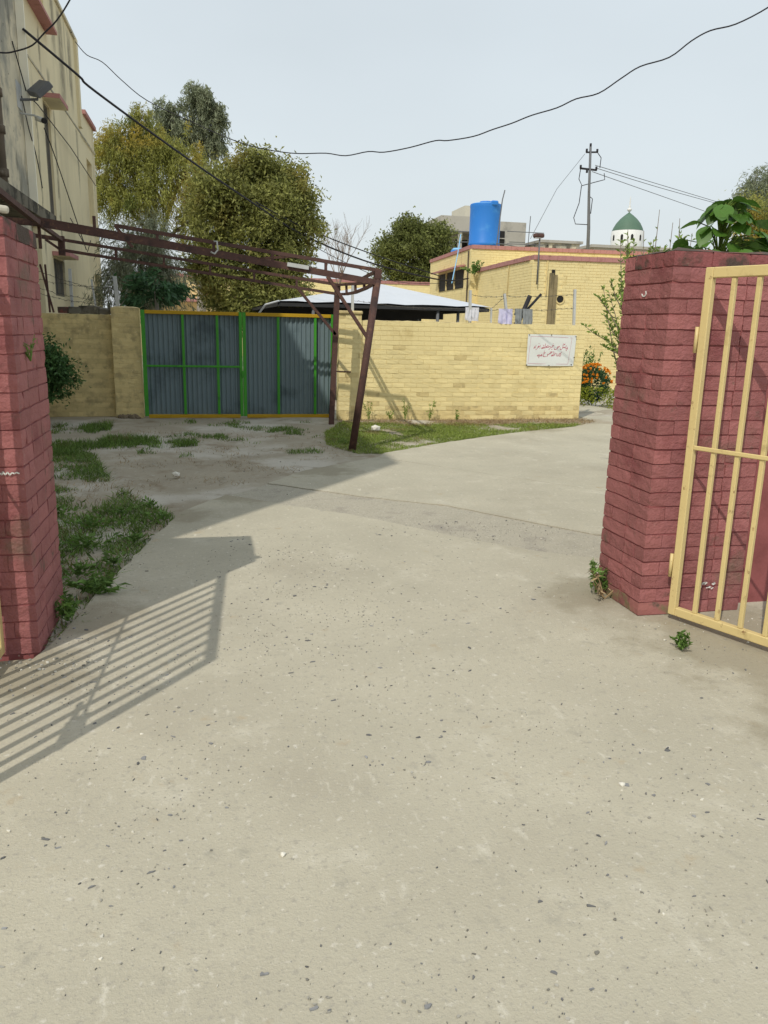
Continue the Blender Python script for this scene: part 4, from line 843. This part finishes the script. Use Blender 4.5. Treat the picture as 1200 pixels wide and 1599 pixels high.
grow('mango_tree', 'dense olive green round tree behind the green corrugated gate', 'tree', (1.3, 25, 0), (0, 0, 2.6), .17,
     [((0, 0, 4.3), (1.7, 1.6, 1.7), 6), ((-.9, 0, 5.3), (1.0, 1.0, .85), 2.4), ((.9, -.1, 5.5), (1.0, 1.0, .9), 2.4), ((1.35, 0, 4.5), (.85, 1.0, .95), 2), ((.1, .1, 6.05), (.85, .85, .65), 1.6), ((-1.2, 0, 3.4), (.8, .9, 1.2), 2), ((.8, -.4, 2.7), (1.0, .9, 1.0), 2.2), ((-.3, -.7, 2.2), (1.2, .8, .8), 2)], 1050, 62, .36, .135, .048, 'l_mango', seed=3)
grow('weeping_tree', 'feathery yellow green weeping tree beside the plaster building', 'tree', (-2.1, 32, 0), (.1, 0, 6.0), .2,
     [((-1.1, 0, 7.9), (.95, 1, 1.0), 2.2), ((.2, 0, 7.9), (1.0, 1, 1.15), 2.4), ((-.3, 0, 8.8), (.5, .5, .6), .7), ((1.3, 0, 7.2), (.9, .9, 1.3), 2), ((-1.3, 0, 6.4), (.8, .9, 1.0), 1.8), ((0, -.3, 6.3), (1.2, 1.0, 1.0), 2), ((1.5, .1, 5.4), (.5, .8, .9), .8)], 760, 56, .62, .16, .03, 'l_pend', mode='pend', seed=5)
grow('eucalyptus_tree', 'tall pale grey green eucalyptus rising above the other trees at left', 'tree', (-.5, 42, 0), (.4, 0, 9.2), .22,
     [((-1.1, 0, 11.2), (.9, .9, .95), 1.6), ((.35, 0, 12.2), (.75, .8, .8), 1.6), ((1.0, 0, 11.3), (.6, .8, 1.1), 1.4), ((-.2, 0, 10.6), (1.0, .9, .8), 1.3), ((.9, 0, 10.2), (.6, .7, .6), .8), ((-1.4, 0, 10.0), (.6, .7, .7), .7)], 420, 46, .5, .22, .05, 'l_euc', 'bark_pale', 'pend', seed=9, lo=.3)
grow('weeping_shrub', 'grey green drooping shrub with thin leaves above the left gate pier', 'shrub', (-1.5, 20, 0), (0, 0, 2.2), .1,
     [((0, 0, 3.5), (.75, .7, .75), 3), ((.45, 0, 2.9), (.6, .6, .7), 1.6), ((-.55, 0, 2.7), (.55, .6, .7), 1.8), ((.1, 0, 2.5), (.8, .6, .5), 1.5)], 300, 40, .55, .22, .018, 'l_grey', mode='pend', seed=12, lo=.2)
def fan_tree(name, label, base, h_, n, mtl, fl, seed):
    t = thing(name, label, 'tree', base); rn = random.Random(seed); MB().tube([(0, 0, -.1), (.03, 0, h_*.5), (0, 0, h_)], [.07, .06, .04], 8).build('trunk', 'bark_pale', t, True)
    V = []; stalk = MB()
    for i in range(n):
        a = 2*PI*i/n*2.4+rn.random(); el = rn.uniform(-.35, .7); L_ = fl*rn.uniform(.7, 1.1); c0 = Vector((0, 0, h_-rn.uniform(0, .25))); e = c0+Vector((math.cos(a)*math.cos(el), math.sin(a)*math.cos(el), math.sin(el)))*L_; stalk.tube([c0, e], [.012, .008], 4, False)
        nl = 34; cc = np.array(e)+RNG.normal(size=(nl, 3))*np.array([.13, .13, .06]); dd = RNG.normal(size=(nl, 3))*.35+np.array(e-c0)*1.4+np.array([0, 0, -.55]); V.append(leaves(cc, dd, .2, .055))
    stalk.build('stalk', mtl, t); quads('crown', np.concatenate(V), mtl, t)
fan_tree('papaya_tree', 'dark green fan leaved young tree over the left end of the gate', (-1.12, 18, 0), 2.35, 26, 'l_dark', .5, 3)
grow('round_tree', 'mid green round tree between the carport and the hostel', 'tree', (12.0, 48, 0), (0, 0, 3.8), .25,
     [((0, 0, 5.9), (2.0, 2, 1.7), 4), ((-1.4, 0, 6.0), (.9, 1.2, 1.0), 1.5), ((1.4, 0, 6.9), (1.1, 1.2, 1.1), 2), ((-.3, 0, 7.4), (.9, 1, .85), 1.3), ((1.9, 0, 5.6), (.9, 1.2, 1.2), 1.5), ((0, -.5, 4.4), (2.1, 1.5, .9), 2)], 760, 42, .5, .19, .085, 'l_round', seed=14)
grow('weeping_tree', 'drooping pale green eucalyptus at the right edge', 'tree', (30.4, 40, 0), (0, 0, 8.2), .3,
     [((-1.4, 0, 9.4), (1.1, 1, 1.1), 2), ((.2, 0, 10.3), (1.2, 1, 1.3), 2), ((-.2, 0, 8.0), (1.2, 1.2, 1.3), 2), ((1.6, 0, 9.3), (1.5, 1.3, 1.8), 2), ((0, 0, 6.6), (1.1, 1, 1.2), 1.5)], 420, 56, 1.2, .26, .04, 'l_euc', 'bark_pale', 'pend', seed=21, lo=.3)
grow('yellow_tree', 'yellow green bushy tree low at the right edge behind the big leaved plant', 'tree', (26.5, 36, 0), (0, 0, 4.6), .2,
     [((0, 0, 6.0), (1.3, 1.2, 1.2), 2), ((1.0, 0, 6.8), (1.2, 1.2, 1.4), 2), ((-.6, 0, 7.5), (.7, .8, .7), 1)], 220, 46, .6, .17, .05, 'l_pend', seed=23)
# leafless tree
bt = thing('bare_tree', 'leafless pale tree with thin upright branches beside the olive tree', 'tree', (6.0, 38, 0)); rn = random.Random(2); tb = MB()
def branch(p, d, L_, r, lv):
    q = p+d*L_; m_ = p.lerp(q, .5)+Vector((rn.gauss(0, .05), rn.gauss(0, .05), 0))*L_; tb.tube([p, m_, q], [r, r*.8, r*.6], 5, False)
    if lv == 0: return
    for _ in range(3 if lv > 1 else 4):
        nd = (d+Vector((rn.gauss(0, .38), rn.gauss(0, .38), rn.uniform(.0, .3)))).normalized(); branch(q if rn.random() < .6 else m_, nd, L_*rn.uniform(.6, .85), r*.55, lv-1)
MB().tube([(0, 0, -.1), (.05, 0, 1.8), (0, 0, 3.6)], [.12, .1, .07], 8).build('trunk', 'twig', bt, True)
for a in (-1.9, -.7, .5, 1.6, 2.8): branch(Vector((0, 0, 3.4)), Vector((math.cos(a)*.38, math.sin(a)*.38, 1)).normalized(), 1.35, .03, 3)
tb.build('branch', 'twig', bt)
# left dark bush
grow('bush', 'dark green bush with feathery leaves against the left yellow wall beside the red pillar', 'bush', (-2.62, 13.4, 0), (0, 0, .45), .03,
     [((0, 0, .95), (.45, .4, .42), 3), ((.2, -.05, .8), (.3, .35, .3), 1.5), ((-.2, 0, 1.15), (.3, .35, .25), 1), ((.05, -.1, .55), (.35, .3, .22), 1)], 190, 28, .15, .075, .03, 'l_weed_dark', seed=31)
# big leaved plant behind the right pillar
bp = thing('broadleaf_plant', 'big heart shaped green leaves rising behind the right red pillar', 'plant', (3.72, 5.45, 0)); rn = random.Random(6)
MB().tube([(0, 0, -.1), (.03, 0, 1.2), (0, 0, 2.25)], [.035, .03, .02], 7).build('stem', 'bark', bp, True)
def heart():
    mb = MB(); n = 9; up_ = []
    for i in range(n+1):
        t = i/n; w_ = .42*math.sin(PI*min(1, t*.92+.08))**.8*(1-t*.35)*(1 if t > 0 else .4); up_.append((t, w_))
    for t, w_ in up_:
        z = -.16*t*t; mb.v += [(t-.08*(t < .06), -w_, z+.16*w_-.05*math.sin(t*9)*w_), (t, 0, z), (t-.08*(t < .06), w_, z+.16*w_+.05*math.sin(t*8)*w_)]
    for i in range(n): k = i*3; mb.f += [(k, k+3, k+4, k+1), (k+1, k+4, k+5, k+2)]
    return mb.mesh('leaf')
hm = heart(); hm.materials.append(M['l_big'])
for p in hm.polygons: p.use_smooth = True
st = MB()
for i in range(95):
    a = rn.uniform(0, 2*PI); f_ = rn.random(); rad = (.05+.40*(1-f_)**.7)*rn.uniform(.6, 1.1); z = 2.02+.60*f_
    x, y = math.cos(a)*rad*1.05+(.05 if f_ > .6 else 0), math.sin(a)*rad*.75; st.tube([(0, 0, z-.22), (x*.5, y*.5, z-.03), (x, y, z)], [.006, .005, .004], 4, False)
    o = bpy.data.objects.new('leaf', hm); COL.objects.link(o); o.parent = bp; o.location = (x, y, z); s_ = rn.uniform(.12, .205); o.scale = (s_, s_, s_)
    o.rotation_euler = (rn.uniform(-.6, .6), rn.uniform(.1, .95), a+rn.uniform(-.5, .5))
for x, y, z, a in ((-.42, -.05, 2.13, PI), (-.3, -.1, 2.1, 2.8), (.48, 0, 2.12, .2), (.36, -.2, 2.14, -.6)):
    o = bpy.data.objects.new('leaf', hm); COL.objects.link(o); o.parent = bp; o.location = (x, y, z); o.scale = (.2, .2, .2); o.rotation_euler = (0, .15, a); st.tube([(0, 0, 1.95), (x, y, z)], .005, 4, False)
st.build('leaf_stalk', 'l_bright', bp)
# twiggy shrub left of / behind the right pillar
sh = thing('twiggy_shrub', 'light green twiggy shrub with upright shoots peeping round the right red pillar', 'shrub', (4.86, 8.2, 0)); rn = random.Random(8); V = []; st = MB()
def shoot(p0, p1, leafy, nl, bend=.0):
    p0, p1 = Vector(p0), Vector(p1); P_ = [p0.lerp(p1, t/6)+Vector((rn.gauss(0, .015), rn.gauss(0, .015), bend*math.sin(PI*t/6))) for t in range(7)]
    st.tube(P_, [.012, .01, .009, .008, .006, .005, .003], 4, False)
    for _ in range(nl):
        t = 1-leafy*rn.random(); i = min(5, int(t*6)); c = P_[i].lerp(P_[i+1], t*6-i); dd = Vector((rn.gauss(0, .6), rn.gauss(0, .6), .5)); V.append((c+dd*.03, dd))
for i in range(54):
    a = rn.uniform(0, 2*PI); x = rn.uniform(-.45, .5); y = rn.uniform(-.5, .5); shoot((.05+x*.12, y*.3, .2), (x, y, rn.uniform(2.0, 2.72)), .55, 80)
for x, z in ((-.35, 2.75), (.0, 2.98), (.3, 2.9), (.2, 2.85), (-.15, 2.75), (.45, 2.75)): shoot((x*.4, .1, .3), (x, .1, z), .3, 8)
for x, z in ((-.62, 2.05), (-.72, 1.72), (-.55, 1.85), (-.52, 1.50), (-.58, 2.2)): shoot((-.1, 0, 1.35), (x, rn.uniform(-.2, .2), z), .85, 70, -.04)
st.build('shoot', 'twig', sh)
quads('leaf_sprays', leaves(np.array([v[0] for v in V]), np.array([v[1] for v in V]), .06, .024), 'l_bright', sh)
# flower bed at the far corner of the drive
def mound(label, name, x, y, rx, ry, h_, n, L_, w_, mtl, kind=None, cat='plant', up_=.3):
    C, d = shell((0, 0, h_*.35), (rx, ry, h_*.65), n, .5); C[:, 2] = np.abs(C[:, 2]); dr = d+RNG.normal(size=d.shape)*.5+np.array([0, 0, up_])
    o = quads(name, leaves(C, dr, L_*(.6+.8*RNG.random(n)), w_), mtl); o.location = (x, y, 0); return tag(o, label, cat, None, kind)
mg = thing('marigold_plant', 'orange marigold bush in full flower beyond the yellow wall end', 'flowers', (8.75, 17.1, 0))
C, d = shell((0, 0, .45), (.42, .35, .42), 2600, .5); quads('foliage', leaves(C, d+RNG.normal(size=d.shape)*.5, .07, .025), 'l_dark', mg)
rn = random.Random(3); fl_ = []
for _ in range(75):
    a = rn.uniform(0, 2*PI); e = rn.uniform(.05, 1.45); p = np.array([math.cos(a)*math.cos(e)*.46, math.sin(a)*math.cos(e)*.4, .47+math.sin(e)*.46])
    cc = p+RNG.normal(size=(16, 3))*.006; fl_.append(leaves(cc+unit(RNG.normal(size=(16, 3)))*.018, RNG.normal(size=(16, 3))+np.array([0, 0, .4]), .045, .03))
quads('flower_heads', np.concatenate(fl_), 'orange', mg)
MB().tube([(0, 0, -.05), (0, 0, .4)], .012, 5).build('stem', 'l_dark', mg)
hd = MB()
o = quads('hedge', np.concatenate([leaves(*(lambda c: (c, RNG.normal(size=c.shape)+np.array([0, 0, .7])))(np.stack([x0+(x1-x0)*RNG.random(1500)+RNG.normal(size=1500)*.05, y0+(y1-y0)*RNG.random(1500)+RNG.normal(size=1500)*.15, .42*RNG.random(1500)**.8], 1)), .06, .03) for x0, x1, y0, y1 in ((7.7, 8.6, 17.3, 16.65), (8.6, 9.5, 16.65, 15.6))]), 'hedge')
tag(o, 'low clipped yellow green hedge edging the flower bed', 'hedge', None, 'stuff')
rn = random.Random(12)
for x, y, z, lb, mt in ((8.35, 17.9, 1.15, 'dark leaved upright plant behind the marigolds nearest the yellow wall', 'l_dark'), (9.0, 17.9, 1.2, 'light green plant behind the marigolds nearest the red pillar', 'l_weed'), (8.65, 18.1, 1.05, 'reddish seed stemmed plant between the two taller plants behind the marigolds', 'grass_dry')):
    t = thing('garden_plant', lb, 'plant', (x, y, 0), 0, 'plants behind the marigolds'); s_ = MB(); V = []
    for _ in range(14):
        e = Vector((rn.gauss(0, .16), rn.gauss(0, .16), z*rn.uniform(.6, 1.1))); s_.tube([(0, 0, 0), e*.5+Vector((0, 0, .05)), e], [.008, .006, .003], 4, False)
        for _ in range(26): q = e*rn.uniform(.35, 1); V.append((q+Vector((rn.gauss(0, .03), rn.gauss(0, .03), 0)), Vector((rn.gauss(0, .7), rn.gauss(0, .7), .6))))
    s_.build('stem', mt, t); quads('leaf_sprays', leaves(np.array([v[0] for v in V]), np.array([v[1] for v in V]), .09, .03), mt, t)

# ------------------------------------------------------------------ grass and weeds
def inpoly(x, y, P_):
    c = False; j = len(P_)-1
    for i in range(len(P_)):
        if (P_[i][1] > y) != (P_[j][1] > y) and x < (P_[j][0]-P_[i][0])*(y-P_[i][1])/(P_[j][1]-P_[i][1])+P_[i][0]: c = not c
        j = i
    return c
def blades(name, label, P_, n, L_, w_, mtl, thr=0., sc=1.1, lean=.5, edge=None):
    xs = [p[0] for p in P_]; ys = [p[1] for p in P_]; pts = []; tries = 0
    while len(pts) < n and tries < n*12:
        tries += 1; x = random.uniform(min(xs), max(xs)); y = random.uniform(min(ys), max(ys))
        f_ = noise.noise((x*sc, y*sc, 21))+.6*noise.noise((x*sc*3.3, y*sc*3.3, 5))
        if f_ < thr+random.gauss(0, .10): continue
        if inpoly(x, y, P_): pts.append((x, y, hgt(x, y), f_))
    A = np.array(pts); k = len(A); c = A[:, :3]; a = RNG.random(k)*2*PI
    ln = L_*(.45+.9*RNG.random(k))*np.clip(.7+.7*(A[:, 3]-thr), .5, 1.5); lx = RNG.normal(size=(k, 2))*lean
    tip = c+np.stack([lx[:, 0]*ln, lx[:, 1]*ln, ln*(.9-.3*np.clip(np.hypot(lx[:, 0], lx[:, 1]), 0, 1.6))], 1); mid = c*.5+tip*.5+np.array([0, 0, 1])*(ln*.12)[:, None]
    sd = np.stack([np.cos(a), np.sin(a), 0*a], 1)*(w_*(.6+.8*RNG.random(k)))[:, None]
    V = np.concatenate([np.stack([c-sd*.5, c+sd*.5, mid+sd*.4, mid-sd*.4], 1), np.stack([mid-sd*.4, mid+sd*.4, tip+sd*.04, tip-sd*.04], 1)])
    return tag(quads(name, V, mtl), label, 'grass', None, 'stuff')
PL = [(-.95, 4.05), (-.80, 4.3), (-.74, 4.9), (-.52, 6.0), (-.34, 6.95), (-.62, 7.5), (-1.0, 8.4), (-1.3, 9.6), (-1.5, 10.6), (-3.2, 10.8), (-3.2, 4.1)]
blades('grass', 'green grass and weeds growing between the left pillar and the driveway', PL, 21000, .085, .009, 'grass', -.12, 1.2, .7)
blades('grass', 'yellowing dry grass among the weeds left of the driveway', PL, 5000, .07, .005, 'grass_dry', -.3, 1.6, .9)
blades('grass', 'tall green grass tufts on the dirt by the left yellow wall', [(-3.2, 10.6), (-1.6, 10.4), (-.6, 11.0), (.1, 11.3), (-.5, 11.7), (-1.5, 12.0), (-1.6, 13.4), (-3.2, 13.2)], 7000, .13, .009, 'grass', .12, 1.2)
blades('grass', 'sparse green tufts on the pale dirt before the corrugated gate', [(-1.0, 10.2), (1.9, 10.4), (2.1, 13.6), (-.8, 14.0)], 2600, .08, .008, 'grass', .42, 1.3)
blades('grass', 'thin dry grass over the dirt track', [(-1.2, 7.6), (0, 8.0), (1.8, 10.0), (1.9, 12.5), (-1.5, 13)], 1800, .05, .005, 'grass_dry', .15, 1.8, 1.0)
PR = [(1.92, 10.3), (2.25, 10.26), (3.43, 11.2), (4.82, 12.15), (6.3, 12.9), (6.6, 13.2), (5.4, 13.3), (3.4, 13.2), (2.2, 13.6), (1.75, 12.4), (1.6, 11.2)]
blades('grass', 'sunlit green lawn strip along the driveway before the yellow wall', PR, 30000, .045, .008, 'grass_sun', -.5, .9, .9)
blades('grass', 'dry brown grass along the foot of the yellow wall', [(2.2, 13.2), (6.5, 13.05), (7.1, 13.6), (7.0, 13.98), (2.2, 13.95)], 7000, .06, .006, 'grass_dry', -.35, 1.5, 1.0)
def weed(label, x, y, h_, n, leafs, L_, w_, mtl='l_weed', spread=.35, group=None, z=0, up_=.5):
    t = thing('weed', label, 'weed', (x, y, z), random.uniform(0, 6), group); s_ = MB(); V = []
    for _ in range(n):
        e = Vector((random.gauss(0, spread)*h_, random.gauss(0, spread)*h_, h_*random.uniform(.5, 1.1))); s_.tube([(0, 0, 0), e*.5+Vector((0, 0, h_*.08)), e], [.004, .003, .0015], 4, False)
        for _ in range(leafs): q = e*random.uniform(.25, 1.0); V.append((q+Vector((random.gauss(0, .02), random.gauss(0, .02), 0))*h_*3, Vector((random.gauss(0, .7), random.gauss(0, .7), up_))))
    s_.build('stem', mtl, t); quads('leaf_sprays', leaves(np.array([v[0] for v in V]), np.array([v[1] for v in V]), L_, w_), mtl, t); return t
weed('small bright green weed growing from the concrete before the right gate', 2.42, 3.48, .11, 10, 16, .035, .012, up_=.3)
weed('weed growing from the foot of the right red pillar at its driveway corner', 2.40, 4.42, .20, 9, 14, .07, .014, 'l_weed', .3)
weed('straw coloured weed drooping at the foot of the right pillar', 2.40, 4.30, .16, 7, 8, .07, .012, 'grass_dry', .5)
weed('green weed tuft at the back foot of the left red pillar', -.83, 4.42, .14, 10, 14, .07, .016, up_=.3)
weed('flat leafy weed on the concrete edge near the left pillar', -.72, 4.86, .10, 10, 12, .10, .022, spread=.9, up_=.15)
V = []
for x, y in [(-.9, 5.3), (-.62, 6.1), (-1.0, 6.6), (-.45, 6.8), (-1.2, 5.7), (-1.35, 7.1), (-.8, 7.0), (-1.0, 4.9), (-.95, 6.0), (-1.5, 6.4), (-1.4, 5.2), (-.7, 5.5), (-.6, 7.3)]:
    for _ in range(random.randint(30, 75)):
        a = random.uniform(0, 2*PI); r = abs(random.gauss(0, .11)); V += [] if not inpoly(x+math.cos(a)*(r+.03), y+math.sin(a)*(r+.03), PL) else [1]
        if V and V[-1] == 1: V.pop(); V.append((Vector((x+math.cos(a)*r, y+math.sin(a)*r, .0+abs(random.gauss(.02, .03)))), Vector((math.cos(a), math.sin(a), random.uniform(.0, .9)))))
tag(quads('leafy_weeds', leaves(np.array([v[0] for v in V]), np.array([v[1] for v in V]), .065, .022), 'l_weed'), 'broad leafy weeds spread through the grass left of the driveway', 'weeds', None, 'stuff')
for x, h_, lb in ((2.75, .34, 'leftmost tall weed at the foot of the yellow wall beside the leaning post'), (3.15, .30, 'second tall weed at the foot of the yellow wall'), (3.42, .40, 'tallest weed, at the foot of the yellow wall where the frame shadow ends'), (3.88, .34, 'rightmost tall weed at the foot of the yellow wall'), (4.4, .2, 'small weed at the foot of the yellow wall under the washing')):
    weed(lb, x, 13.84, h_, 4, 13, .055, .018, 'l_bright', .16, 'weeds along the yellow wall')
weed('small weed sprouting from the right face of the left red pillar', -.87, 4.2, .12, 5, 6, .03, .008, 'l_weed', .5, z=1.45)
weed('creeper tuft growing on the hostel wall where the two roofs meet', 9.55, 28.6, .5, 12, 20, .12, .05, 'l_weed', .4, z=3.6)
